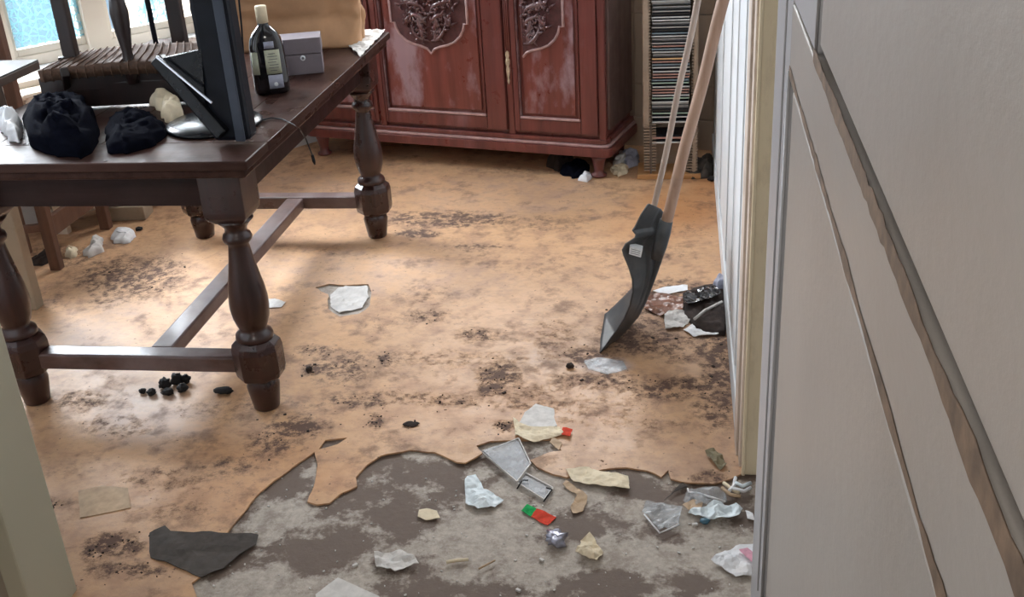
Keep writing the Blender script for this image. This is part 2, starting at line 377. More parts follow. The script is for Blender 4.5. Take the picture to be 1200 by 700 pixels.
# ------------------------------------------------------------------ FLOOR
RW = 0.16           # inner face of right wall
FA = Vector((RW, 4.80)); FDr = Vector((-0.9665, 0.2567))     # far wall line going left
def FP(s, z, d=0.0):
    n = Vector((-FDr.y, FDr.x)); n = n if n.y < 0 else -n
    p = FA + FDr*s + n*d; return Vector((p.x, p.y, z))
sub = MB(); nx, ny = 150, 190
sub.grid(lambda u, v: (-3.9+u*5.1, -0.9+v*6.6, -0.006+0.0015*noise.noise(Vector((u*40, v*50, 1)))), nx, ny)
floor = struct('floor', sub, concrete_mat(), recalc=False)
edge_px = [(225,685),(236,676),(245,668),(262,630),(285,602),(300,583),(322,563),(343,548),(368,530),(372,545),(366,575),(361,588),(372,591),(387,590),(400,579),(418,570),(417,560),(430,546),(446,535),(480,528),(510,530),(526,538),(535,543),(545,545),(556,539),(566,533),(558,525),(575,518),(600,517),(616,517),(650,515),(652,523),(658,528),(645,530),(621,540),(630,548),(648,556),(664,560),(690,553),(712,550),(735,548),(760,552),(775,561),(783,552),(786,563),(800,566),(836,567),(856,562),(868,556)]
outl = [tuple(G(*p).xy) for p in edge_px]
outl = smoothpoly(outl+[(0.175, 2.27)], .004, .018, 2, closed=False)
poly = [(-1.30, 1.35), (-0.92, 1.35), (-0.925, 1.60)] + outl + [(0.175, 2.40), (RW, 4.9), (-1.9, 5.45), (-3.8, 3.6), (-3.8, 1.35)]
hole1 = smoothpoly([tuple(G(*p).xy) for p in [(369,337),(385,333),(402,334),(432,333),(436,345),(433,360),(420,368),(398,371),(384,362),(384,345)]], .006, .02, 5)
hole2 = smoothpoly([tuple(G(*p).xy) for p in [(374,527),(381,516),(407,513),(396,521)]], .001, .02, 6)
v2, f2 = fill(poly, [hole1, hole2], 0.022)
edgeV = [Vector(p) for p in outl[::2]]
def lz(x, y):
    z = 0.0008*noise.noise(Vector((x*9, y*9, 0)))
    if y < 2.6 and x > -1.3:
        d = min((Vector((x, y))-e).length for e in edgeV)
        if d < .09: z += (0.09-d)/.09*0.008*max(0, noise.noise(Vector((x*7, y*7, 4)))+.15)
    return z
lino = struct('lino_sheet', slab(v2, f2, lz, 0.0045), lino_mat(), recalc=False)
lino.name = 'floor_covering'
B_ = [(300,480,120,22,0,.38),(520,420,160,14,0,.36),(440,380,60,12,0,.34),(650,395,40,30,0,.4),(210,600,70,16,0,.4),(620,460,60,14,0,.42),(780,500,60,10,0,.38),(735,300,60,30,0,.3),(560,290,60,6,0,.5),(470,250,60,5,0,.4),(600,200,80,5,0,.4),  # px, py, rx, ry, channel (0 dark soil, 1 pale dust and painted glare, 2 orange), strength
 (150,325,70,28,0,.72),(185,312,45,16,0,.55),(120,345,30,20,0,.5),(520,257,90,11,0,.75),(490,274,28,5,0,1),(640,262,60,12,0,.45),(385,295,20,8,0,.4),(555,300,50,8,0,.35),
 (790,352,70,28,0,.75),(835,375,30,40,0,1),(760,375,60,22,0,.6),(845,420,22,60,0,.85),(800,405,70,22,0,.55),(740,395,45,22,0,.8),(690,418,40,12,0,.75),(585,440,26,16,0,.95),(578,455,22,10,0,.8),(700,445,60,14,0,.6),(790,455,70,16,0,.72),(840,470,30,40,0,.65),
 (560,393,30,10,0,.6),(450,422,10,8,0,.9),(400,430,50,22,0,.62),(362,434,9,6,0,1),(370,410,28,6,0,.6),(420,470,50,12,0,.62),(350,500,40,14,0,.85),(320,520,40,18,0,.6),(280,545,60,14,0,.5),(470,465,70,8,0,.5),(530,470,50,8,0,.6),(440,495,12,8,0,.85),(482,498,8,4,0,1),
 (135,638,34,14,0,.95),(110,648,16,8,0,1),(150,668,60,12,0,.65),(200,560,80,20,0,.42),(140,500,60,18,0,.4),(90,470,50,16,0,.5),(250,570,60,30,0,.3),(60,350,30,20,0,.4),(590,500,12,8,0,.9),(770,300,60,14,0,.4),(800,270,50,12,0,.35),(640,475,80,8,0,.45),(700,480,120,30,0,.30),(70,300,60,16,0,.5),(500,345,60,20,0,.35),(500,370,30,10,0,.6),(425,300,30,8,0,.3),(640,310,80,20,0,.3),(60,590,20,8,0,.6),(690,170,80,8,0,.35),(830,560,25,10,0,.6),
 (180,490,85,45,1,.65),(350,225,150,40,1,.35),(420,320,170,40,1,.40),(600,230,200,40,1,.35),(100,400,80,50,1,.45),(560,330,90,40,1,.30),(710,428,35,10,1,.9),(640,360,60,30,1,.25),(230,420,60,30,1,.35),(150,360,60,20,1,.4),(640,480,30,14,1,.25),  # besides dust, these paint the window's glare and the bright floor beyond the table
 (800,245,60,25,2,.95),(830,225,30,30,2,.9),(250,580,80,30,2,.35),(300,530,80,30,2,.3),(400,560,60,20,2,.35),(770,265,50,20,2,.5),(560,480,150,30,2,.18)]
add_mask(lino, B_)
C_ = [(480,545,70,16,0,.8),(440,600,90,30,0,1),(400,640,80,40,0,.9),(520,560,60,14,0,.7),(350,560,30,20,0,.5),(720,620,60,20,0,.9),(800,570,60,20,0,.6),(560,690,120,20,0,.6),(700,690,90,18,0,.9),(330,560,30,18,0,.7),(260,640,60,30,0,.8),(860,600,30,40,0,.5),(620,690,60,14,0,.5),(780,690,40,14,0,.5),
 (330,610,40,22,1,1),(320,690,60,25,1,1),(560,630,70,28,1,1),(600,650,80,25,1,1),(480,660,60,20,1,.6),(760,650,50,20,1,1),(830,640,50,25,1,.7),(640,570,60,14,1,.7),(560,600,60,16,1,.7),(410,352,25,16,1,1),(510,535,18,8,1,.6),(820,600,50,14,1,.5)]
add_mask(floor, C_)

# ------------------------------------------------------------------ ROOM SHELL
H = 2.65
# window wall with opening
s0, s1 = -1.35, 2.2; ws0, ws1, wz0, wz1 = -0.25, 1.30, 0.62, 2.25
w = MB()
def wbox(mb, a, b, z0, z1, d0, d1):
    vs = [WP(s, z, d) for s in (a, b) for d in (d0, d1) for z in (z0, z1)]
    mb.add(vs, [(0,1,3,2),(4,6,7,5),(0,4,5,1),(2,3,7,6),(0,2,6,4),(1,5,7,3)])
wbox(w, s0, ws0, -.01, H, -.22, 0); wbox(w, ws1, s1, -.01, H, -.22, 0); wbox(w, ws0, ws1, -.01, wz0, -.22, 0); wbox(w, ws0, ws1, wz1, H, -.22, 0)
struct('wall_window', w, M['wallw'])
win = MB(); fr = 0.055
wbox(win, ws0, ws1, wz0, wz0+.045, -.13, -.07); wbox(win, ws0, ws1, wz1-.05, wz1, -.13, -.07)
for a, b in ((ws0, ws0+.05), (.335, .385), (.69, .79), (1.09, 1.13), (1.25, 1.30)): wbox(win, a, b, wz0, wz1, -.14, -.05)
w1 = struct('window_1', win, M['winw'], bevel=.004)
for i, (a, b) in enumerate(((-.20, .335), (.385, .69), (.79, 1.09), (1.13, 1.25))):
    c = MB(); z0, z1 = wz0+.045, wz1-.05; e = .02
    for q in ((a, a+e, z0, z1), (b-e, b, z0, z1), (a+e, b-e, z0, z0+.03), (a+e, b-e, z1-.03, z1), (a+e, b-e, 1.45, 1.47)): wbox(c, q[0], q[1], q[2], q[3], -.115, -.075)
    cs = link('window_sash', c, M['winw'], w1, bevel=.003)
    g = MB(); wbox(g, a+e, b-e, z0+.03, z1-.03, -.10, -.097); link('pane', g, M['pane'], cs)
sill = MB(); wbox(sill, ws0-.05, ws1+.05, wz0-.035, wz0-.005, -.06, .14); struct('trim_1', sill, M['winw'], bevel=.006)
for nm, a, b, z0, lab in (('lace_curtain', .40, .68, .70, 'pale turquoise lace curtain over the window pane nearest the left frame edge'), ('lace_curtain', .93, 1.085, .70, 'narrow bluish lace curtain strip over the second window pane')):
    c = MB(); c.grid(lambda u, v: WP(a+(b-a)*u, z0+(wz1-z0-.06)*v, -.062+.008*math.sin(u*26)), 24, 4)
    tag(link(nm, c, M['lace'], recalc=False), lab, 'curtain', 'lace curtains')
# far wall with wainscot
fw = MB()
def fbox(mb, a, b, z0, z1, d0, d1):
    vs = [FP(s, z, d) for s in (a, b) for d in (d0, d1) for z in (z0, z1)]
    mb.add(vs, [(0,1,3,2),(4,6,7,5),(0,4,5,1),(2,3,7,6),(0,2,6,4),(1,5,7,3)])
for q_ in ((-.35, .25, -.01, H), (1.65, 3.2, -.01, H), (.25, 1.65, -.01, 1.22), (.25, 1.65, 2.45, H)): fbox(fw, *q_, 0, -.15)
wf = struct('wall_back', fw, M['wallc'])
w3 = MB()
for q_ in ((.25, .30, 1.22, 2.45), (1.60, 1.65, 1.22, 2.45), (.92, .98, 1.27, 2.40), (.30, 1.60, 1.22, 1.27), (.30, 1.60, 2.40, 2.45)): fbox(w3, *q_, -.05, -.10)
w3 = struct('window_3', w3, M['winw'])
for a_, b_ in ((.30, .92), (.98, 1.60)):
    g = MB(); fbox(g, a_, b_, 1.27, 2.40, -.07, -.073); link('pane', g, M['pane'], w3)
bs = MB(); fbox(bs, 0, 1.9, 0, .135, .001, .016); struct('baseboard_back', bs, M['wallc'], bevel=.003)
for k in range(5):
    for z0, z1 in ((.14, .285), (.29, .60), (.605, .92)):
        pb = MB(); fbox(pb, .006+k*.36, .36+k*.36, z0, z1, .001, .009); link('panel', pb, M['wallc'], wf, bevel=.002)
# right wall of far room
rw = MB().bb(RW, RW+.14, 2.42, 4.95, -.01, H); wr = struct('wall_right', rw, M['wallw'])
rb = MB().bb(RW-.008, RW, 2.44, 4.76, 0, .09); struct('baseboard_right', rb, M['wallw'], bevel=.003)
for y in (2.62, 2.95, 3.32, 3.9):
    t = MB().bb(RW-.004, RW, y, y+.28 if y != 3.9 else y+.7, .10, 2.3); link('panel', t, M['wallw'], wr, bevel=.002)
# doorway wall right of the opening, with old casing
dw = MB().bb(RW+.04, 1.1, 2.30, 2.42, -.01, H); struct('wall_doorway', dw, M['wallw'])
t1 = MB().bb(.150, .166, 2.34, 2.43, -.004, 2.1); struct('trim_2', t1, M['greyp2'], bevel=.003)
t2 = MB().bb(.156, .172, 2.29, 2.337, -.004, 2.1); struct('trim_3', t2, M['greyp2'], bevel=.004)
t3 = MB().bb(.162, .260, 2.262, 2.288, -.004, 2.1); struct('trim_4', t3, M['yellow'], bevel=.004)
t4 = MB().bb(.160, .168, 2.252, 2.261, .0, 2.1); struct('trim_5', t4, M['yellow'], bevel=.002)
# left side: room's left wall with an added, unseen window opening, doorway wall, casing
lw = MB()
lw.bb(-3.75, -3.6, 1.6, 2.0, -.01, H).bb(-3.75, -3.6, 3.1, 3.5, -.01, H).bb(-3.75, -3.6, 2.0, 3.1, -.01, 1.1).bb(-3.75, -3.6, 2.0, 3.1, 2.25, H)
struct('wall_left', lw, M['wallc'])
l2 = MB().bb(-3.70, -3.66, 2.0, 3.1, 1.1, 1.15).bb(-3.70, -3.66, 2.0, 3.1, 2.2, 2.25).bb(-3.70, -3.66, 2.0, 2.05, 1.15, 2.2).bb(-3.70, -3.66, 3.05, 3.1, 1.15, 2.2).bb(-3.70, -3.66, 2.52, 2.58, 1.15, 2.2)
w2 = struct('added_window', l2, M['winw'])  # added frame for the left fill light, out of view
for y0, y1 in ((2.05, 2.52), (2.58, 3.05)): link('pane', MB().bb(-3.685, -3.682, y0, y1, 1.15, 2.2), M['pane'], w2)
struct('wall_front', MB().bb(-3.75, -1.455, 1.62, 1.74, -.01, H), M['wallw'])
jl = MB().bb(-1.45, -1.348, 1.60, 1.75, -.004, 2.1); struct('trim_6', jl, M['jambd'], bevel=.004)
struct('trim_7', MB().bb(-1.346, -1.300, 1.585, 1.74, -.004, 2.1), M['jamb'], bevel=.005)
struct('trim_8', MB().bb(-1.52, -1.392, 1.572, 1.598, -.004, 2.1), M['jamb'], bevel=.005)
# hall behind
struct('wall_hall_left', MB().bb(-1.66, -1.54, -.95, 1.565, -.01, H), M['wallc'])
struct('wall_hall_right', MB().bb(1.0, 1.12, -.95, 2.30, -.01, H), M['wallw'])
struct('wall_hall_back', MB().bb(-1.66, 1.12, -1.0, -.88, -.01, H), M['wallw'])
struct('wall_over_doorway', MB().bb(-1.54, .20, 1.75, 1.87, 2.1, H), M['wallw'])
struct('ceiling', MB().bb(-3.9, 1.2, -1.0, 5.8, H, H+.1), M['ceil'])

# open door leaf close to the camera on the right
DX = .152
door = struct('door_1', MB().bb(DX+.018, DX+.034, .10, 1.76, .03, 2.04), M['doorp'])
ya, yb = 1.76, 1.53            # free edge stile
def dpart(nm, y0, y1, z0, z1, x0=DX, x1=DX+.0175, mt='doorp', bv=.003): return link(nm, MB().bb(x0, x1, y0, y1, z0, z1), M[mt], door, bevel=bv)
dpart('stile', 1.530, 1.76, .03, 2.04, mt='doorpw'); dpart('stile', .10, .24, .03, 2.04)
def dq(nm, pts, x0, x1, mt, bv=.002):   # outline given in (y, z) on the leaf
    mb = MB(); n = len(pts)
    mb.add([(x0, y, z) for y, z in pts]+[(x1, y, z) for y, z in pts], [tuple(range(n)), tuple(range(2*n-1, n-1, -1))]+[(i, n+i, n+(i+1) % n, (i+1) % n) for i in range(n)])
    return link(nm, mb, M[mt], door, bevel=bv)
dq('rail', [(1.53, 1.175), (.24, 1.105), (.24, 1.212), (1.258, 1.25), (1.53, 1.262)], DX, DX+.0175, 'doorp')
dpart('rail', .24, 1.53, .03, .22); dpart('rail', .24, 1.53, 1.92, 2.04)
dq('lower_panel', [(1.51, .24), (.26, .24), (.26, 1.085), (1.51, 1.150)], DX+.004, DX+.017, 'doorp', .004)
dq('upper_panel', [(1.245, 1.268), (.26, 1.232), (.26, 1.90), (1.245, 1.90)], DX+.003, DX+.017, 'doorp', .004)
dq('stile', [(1.528, 1.264), (1.262, 1.256), (1.262, 1.92), (1.528, 1.92)], DX+.001, DX+.017, 'doorpw', .003)
# moulding beads and the grime that collected along them
def rag(y0, z0, y1, z1, hw, x, seed):
    mb = MB(); n = 60; top = []; bot = []
    for i in range(n+1):
        t = i/n; y = y0+(y1-y0)*t; z = z0+(z1-z0)*t; k = hw*(.75+.55*noise.noise(Vector((y*9, seed, 0)))+.35*noise.noise(Vector((y*45, seed, 2))))
        top.append((x, y, z+k)); bot.append((x, y, z-k*.8))
    vs = top+bot+[(x+.0006, p[1], p[2]) for p in top+bot]; N1 = n+1
    fs = [(i, i+1, N1+i+1, N1+i) for i in range(n)]+[(2*N1+i, 3*N1+i, 3*N1+i+1, 2*N1+i+1) for i in range(n)]
    return mb.add(vs, fs)
link('grime', rag(1.268, 1.254, .24, 1.214, .0135, DX-.0008, 3), M['dirt'], door, recalc=False)
link('grime', rag(1.530, 1.172, .24, 1.103, .0088, DX-.0008, 7), M['dirt'], door, recalc=False)
link('moulding_bead', MB().tube([(DX, 1.53, .24), (DX, 1.53, 1.172)], .0028), M['doorpw'], door)
link('moulding_bead', MB().tube([(DX+.001, 1.262, 1.256), (DX+.001, 1.262, 1.92)], .002), M['doorpw'], door)
link('edge_strip', MB().bb(DX-.003, DX, 1.60, 1.68, .20, 2.0), M['doorpw'], door, bevel=.0015)

# ------------------------------------------------------------------ DINING TABLE
lx, ly, lw_, lL = -1.138, 2.522, 0.70, 1.262
TX0, TX1, TY0, TY1 = -1.938, -1.03, 2.405, 3.87
table = thing('dining_table', ((TX0+TX1)/2, (TY0+TY1)/2, 0), 'heavy dark wooden dining table with turned legs and stretcher, cluttered with things', 'table')
for k, (y0, y1) in enumerate(((TY0, TY0+.16), (TY1-.16, TY1))): link('breadboard_end', MB().bb(TX0, TX1, y0, y1, .736, .760), M['tabx'], table, bevel=.004)
npl = 6
for k in range(npl):
    a = TX0+(TX1-TX0)*k/npl; b = TX0+(TX1-TX0)*(k+1)/npl
    link('plank', MB().bb(a+.0006, b-.0006, TY0+.161, TY1-.161, .737, .7595), M['tab'], table, bevel=.0015)
link('top_moulding', MB().bb(TX0+.012, TX1-.012, TY0+.012, TY1-.012, .712, .736), M['tab'], table, bevel=.006)
ax0, ax1, ay0, ay1 = lx-lw_, lx, ly, ly+lL
for nm, q in (('apron', (ax0, ax1, ay0-.02, ay0+.008)), ('apron', (ax0, ax1, ay1-.008, ay1+.02)), ('apron', (ax0-.02, ax0+.008, ay0, ay1)), ('apron', (ax1-.008, ax1+.02, ay0, ay1))):
    link(nm, MB().bb(*q, .610, .712), M['apr'], table, bevel=.002)
prof = [(.032, 0), (.036, .004), (.043, .05), (.046, .075), (.040, .092), (.034, .10)]
prof2 = [(.050, .218), (.052, .226), (.050, .236), (.040, .246), (.036, .252), (.042, .262), (.049, .285), (.053, .315), (.053, .335), (.049, .37), (.041, .41), (.033, .455), (.028, .49), (.027, .50), (.036, .506), (.039, .516), (.036, .526), (.028, .532), (.030, .545), (.042, .560), (.050, .568)]
legp = None
for (x, y) in ((ax1, ay0), (ax0, ay0), (ax1, ay1), (ax0, ay1)):
    lg = MB().lathe(prof, (x, y, 0), 24).lathe(prof2, (x, y, 0), 24)
    o = link('leg', lg, M['leg'], table)
    b = MB(); b.lathe([(.052, .098), (.066, .108), (.070, .125), (.070, .190), (.066, .207), (.050, .220)], (x, y, 0), 8, rot=PI/8)
    link('leg_block', b, M['leg'], o, bevel=.002)
    b = MB().lathe([(.052, .565), (.078, .585), (.080, .60), (.080, .712)], (x, y, 0), 4, rot=PI/4)
    link('leg_block', b, M['leg'], o, bevel=.003)
for y in (ay0, ay1): link('stretcher', MB().bb(ax0, ax1, y-.030, y+.030, .122, .170), M['rail'], table, bevel=.006)
link('stretcher', MB().bb(lx-.35+.02, lx-.35+.085, ay0+.030, ay1-.030, .124, .168), M['rail'], table, bevel=.006)

# ------------------------------------------------------------------ SIDEBOARD
rzs = math.atan2(-.2567, .9665)
SBR = Vector((-0.2936, 4.4175))      # front right corner on floor plan (front plane of carcass)
sbL = 1.46; sbD = .37; sbH = .96
side = thing('sideboard', (SBR.x, SBR.y, 0), 'large reddish carved wooden sideboard with three panelled doors', 'sideboard', rz=rzs)
Ms = parent_world(side)
def T(mb):
    for i, v in enumerate(mb.v): mb.v[i] = Ms @ v
    return mb
def sp(nm, mb, mt, parent=side, **k): return link(nm, T(mb), M[mt], parent, **k)
# local: x from 0 (right corner) to -sbL, y depth positive backwards, z up
sp('carcass', MB().bb(-sbL+.01, -.012, .014, sbD, .17, sbH), 'sb', bevel=.002)
sp('side_panel', MB().bb(-.0118, .000, .05, sbD-.005, .20, sbH-.02), 'sbside', bevel=.002)
sp('side_panel', MB().bb(-sbL, -sbL+.0098, .05, sbD-.005, .20, sbH-.02), 'sbside', bevel=.002)
def base(z0, z1, o, nm, mt):
    r = .03
    pts = [(o, sbD), (o, -o+r), (o-r*.3, -o+r*.3), (o-r, -o), (-sbL-o+r, -o), (-sbL-o+r*.3, -o+r*.3), (-sbL-o, -o+r), (-sbL-o, sbD)]
    return sp(nm, MB().prism(pts, z0, z1), mt, bevel=.004)
base(.098, .138, .022, 'plinth', 'sb'); base(.138, .150, .015, 'plinth_moulding', 'edge'); base(.150, .172, .006, 'plinth_moulding', 'sb')
base(sbH, sbH+.03, .03, 'top_board', 'sb')
legpr = [(.022, 0), (.034, .004), (.034, .012), (.022, .02), (.022, .04), (.028, .07), (.036, .098)]
for x in (-.045, -sbL+.045):
    for y in (.025, sbD-.06): sp('leg', MB().lathe(legpr, (x, y, 0), 16), 'sb')
# front pilasters
def fl(nm, a, b, z0, z1, y0, y1, mt='sb', parent=side, bv=.003): return sp(nm, MB().bb(-b, -a, y0, y1, z0, z1), mt, parent, bevel=bv)
for a, b in ((0.0, .030), (.412, .440), (1.045, 1.073), (sbL-.03, sbL)): fl('pilaster', a, b, .172, sbH, -.004, .014)
for d in (.417, .425, .433):
    sp('reed', MB().tube([(-d, -.005, .50 if d < .43 else .47), (-d, -.005, sbH-.03)], .0028), 'sb')
def carve(cx, half=None):
    """raised acanthus foliage centred on cx (door plane y=-.006)"""
    mb = MB(); rr = random.Random(11)
    def leafy(x, z, ang, L, wd, curl):
        n = 7; pts = []; rad = []; a = ang; px, pz = x, z
        for i in range(n+1):
            t = i/n; pts.append((px, -.008-.012*math.sin(t*PI), pz)); rad.append(max(.0012, 1.25*wd*math.sin(PI*(.12+.84*t))*(1-.25*t)))
            px += math.cos(a)*L/n; pz += math.sin(a)*L/n; a += curl/n
        mb.tube(pts, rad, 6)
    for sg in ((1, -1) if half is None else (half,)):
        for bx, bz, a0, L_, wd, cu in ((.006, -.125, .15, .13, .0075, 1.7), (.008, -.10, .75, .13, .0085, 1.5), (.010, -.06, 1.15, .12, .0085, -1.7), (.012, .00, .9, .13, .0090, -1.6), (.008, .03, 1.45, .11, .0085, -1.9), (.045, -.122, 2.4, .07, .0075, -2.2), (.10, -.07, 1.2, .085, .0075, 2.6), (.115, .03, 2.2, .07, .0080, 2.6)):
            a = a0; x, z = bx, bz; n = 6
            leafy(cx+sg*x, .690+z, a if sg > 0 else PI-a, L_, wd, cu*sg)
            for q in range(n):      # leaflets along the stem
                x += math.cos(a)*L_/n; z += math.sin(a)*L_/n; a += cu/n
                for w_ in (1, -1):
                    b = a+w_*rr.uniform(.7, 1.3)
                    if abs(x+math.cos(b)*.02) > .150 or z < -.135 or rr.random() < .3: continue
                    leafy(cx+sg*x, .690+z, b if sg > 0 else PI-b, rr.uniform(.018, .034), rr.uniform(.0035, .0058), w_*sg*rr.uniform(-.6, 1.8))
    for k in range(9):       # central flower and berries
        t = 2*PI*k/9; x = .022*math.cos(t); z = .022*math.sin(t)
        if half is not None and x*half < -.002: continue
        mb.lathe([(.001, 0), (.007, .002), (.008, .006), (.004, .010), (.001, .011)], (cx+x, -.008, .70+z), 10, axis=(0, -1, 0))
    return mb
def sdoor(a, b, pa, pb, cx, half):
    """a..b door extents, pa..pb panel extents, all measured from the right corner"""
    d = fl('door', a, b, .190, 0.94, .002, .013, 'sb')
    for q in ((a, pa-.022, .190, 0.94), (pb+.022, b, .190, 0.94), (pa-.022, pb+.022, .190, .245), (pa-.022, pb+.022, .895, 0.94)):
        fl('door_frame', q[0], q[1], q[2], q[3], -.010, .002, 'sb', d, .004)
    fl('door_moulding', pa-.020, pb+.020, .246, .256, -.013, .002, 'edge', d, .003)
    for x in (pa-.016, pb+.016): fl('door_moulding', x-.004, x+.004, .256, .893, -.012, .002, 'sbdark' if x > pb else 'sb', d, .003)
    fl('raised_panel', pa, pb, .268, .885, -.006, .002, 'sbp', d, .005)
    # shield with bead outline
    R_ = .175
    pts = [(-.183, .80), (-.183, .640), (-.166, .640), (-.160, .615), (-.145, .588), (-.115, .562), (-.080, .548), (-.045, .540), (-.018, .530), (0, .510)]
    pts = pts+[(-x, z) for x, z in reversed(pts[:-1])]
    if half is not None: pts = [p for p in pts if p[0]*half >= -1e-6]
    bead = [(-(cx)+x, -.008, z) for x, z in pts]
    sp('shield_bead', MB().tube(bead, .0056), 'edge', d)
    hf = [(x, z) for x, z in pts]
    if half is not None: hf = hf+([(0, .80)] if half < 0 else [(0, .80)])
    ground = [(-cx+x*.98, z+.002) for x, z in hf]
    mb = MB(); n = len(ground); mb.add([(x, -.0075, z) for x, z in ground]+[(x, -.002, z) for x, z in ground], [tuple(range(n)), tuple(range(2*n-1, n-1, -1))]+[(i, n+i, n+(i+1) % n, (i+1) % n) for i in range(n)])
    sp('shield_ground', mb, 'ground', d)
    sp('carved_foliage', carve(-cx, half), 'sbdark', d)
    return d
sdoor(.446, 1.040, .560, 1.005, .783, None)
sdoor(.034, .408, .130, .362, .355, 1)
sdoor(1.078, 1.425, 1.120, 1.35, 1.125, -1)
esc = MB()
kp = [(0, .535), (.006, .528), (.009, .515), (.005, .505), (.010, .492), (.008, .478), (.004, .47), (.008, .455), (.006, .44), (.003, .42), (.005, .405), (0, .392)]
kp = kp+[(-x, z) for x, z in reversed(kp[1:-1])]
n = len(kp); esc.add([(-.426+x, -.012, z) for x, z in kp]+[(-.426+x, -.004, z) for x, z in kp], [tuple(range(n)), tuple(range(2*n-1, n-1, -1))]+[(i, n+i, n+(i+1) % n, (i+1) % n) for i in range(n)])
esc.tube([(-.426, -.013, .50), (-.426, -.015, .485)], .004)
sp('keyhole_plate', esc, 'gold')

# ------------------------------------------------------------------ DISC RACK
RY = 4.42
rack = thing('disc_rack', (-.02, RY+.07, 0), 'tall narrow beige disc tower with notched sides standing beside the sideboard', 'rack')
rx0, rx1 = -.112, .058
for x0, x1 in ((rx0-.030, rx0-.003), (rx1+.003, rx1+.022)):
    link('side_panel', MB().bb(x0, x1, RY+.004, RY+.13, .22 if x0 < 0 else .02, 1.30), M['racks'], rack, bevel=.006)
link('inner_side', MB().bb(rx0-.003, rx0+.001, RY+.03, RY+.13, .02, 1.30), M['notch'], rack)
link('inner_side', MB().bb(rx1-.001, rx1+.003, RY+.03, RY+.13, .02, 1.30), M['notch'], rack)
link('back_panel', MB().bb(rx0-.03, rx1+.022, RY+.13, RY+.14, .02, 1.30), M['racks'], rack)
link('base_board', MB().bb(rx0-.055, rx1+.040, RY-.012, RY+.15, 0, .022), M['orange'], rack, bevel=.003)
link('post', MB().bb(rx0-.002, rx0+.006, RY, RY+.012, .02, .235), M['notch'], rack)
rdg = MB()
for k in range(100):
    z = .035+k*.0125
    for x in (rx0-.001, rx1+.001): rdg.box((x, RY+.012, z), (.007 if z > .24 else .05, .02, .004))
o = link('slot_ridges', rdg, M['racks'], rack); o['kind'] = 'stuff'
cols = {'pale grey': (.40, .38, .36), 'white': (.60, .61, .60), 'dark grey': (.07, .075, .08), 'brick pink': (.48, .27, .22), 'pale green': (.36, .50, .40), 'black': (.02, .02, .02), 'teal grey': (.22, .30, .34)}
cm = {k: plain('disc_case_'+k.replace(' ', '_'), v, .3, .12, 60, bmp=0, coat=.4) for k, v in cols.items()}
cm['amber'] = plain('disc_case_amber', (.72, .45, .22), .35, .1, 60, bmp=0)
seq = ['white', 'dark grey', 'pale grey', 'brick pink', 'black', 'pale green', 'white', 'dark grey', 'brick pink', 'pale grey', 'black', 'teal grey', 'white']
def disc(z, h, c, lab, jx=0):
    t = thing('disc_case', (-.027+jx, RY+.07, z), lab, 'disc case', 'disc cases in the tower rack')
    x0, x1 = rx0+.008, rx1-.012
    link('case', MB().bb(x0+jx, x1+jx, RY+.004, RY+.125, z, z+h*.55), cm[c], t, bevel=.0008)
    link('case_tray', MB().bb(x0+jx+.001, x1+jx-.001, RY+.007, RY+.124, z+h*.55, z+h), M['blackm'] if c != 'dark grey' else cm['pale grey'], t)
z = .262; i = 0
fixed = {5: 'amber'}
zz = []
while z < .775:
    zz.append(z); z += .0118*(1 if i % 5 else 1.35); i += 1
am = min(range(len(zz)), key=lambda k: abs(zz[k]-.506)); cl_ = []
for i, z in enumerate(zz):
    c = seq[(i*5+i//4) % len(seq)]
    if i in (3, 4): c = 'dark grey'
    if i == 7: c = 'white'
    if i in (8, 9): c = 'brick pink'
    cl_.append('amber' if i == am else c)
OW = ['first', 'second', 'third', 'fourth', 'fifth', 'sixth', 'seventh', 'eighth', 'ninth', 'tenth', 'eleventh', 'twelfth']
for i, z in enumerate(zz):
    c = cl_[i]
    if i == am: disc(z, .0115, 'amber', 'amber-spined disc case halfway up the tower rack'); continue
    n_ = sum(1 for k in range(min(i, am)+(0 if i < am else 1), max(i, am)+(0 if i < am else 1)) if cl_[k] == c)
    disc(z, .0098, c, '%s %s disc case %s the amber one in the tower rack' % (OW[max(0, n_-1)], c, 'above' if i > am else 'below'), random.uniform(-.002, .003))
disc(.240, .012, 'white', 'white disc case lowest of the filled block, just above the empty slots')
disc(.172, .014, 'brick pink', 'brick pink disc case alone among the empty slots, upper of two')
disc(.152, .013, 'white', 'white disc case alone among the empty slots, lower of two')

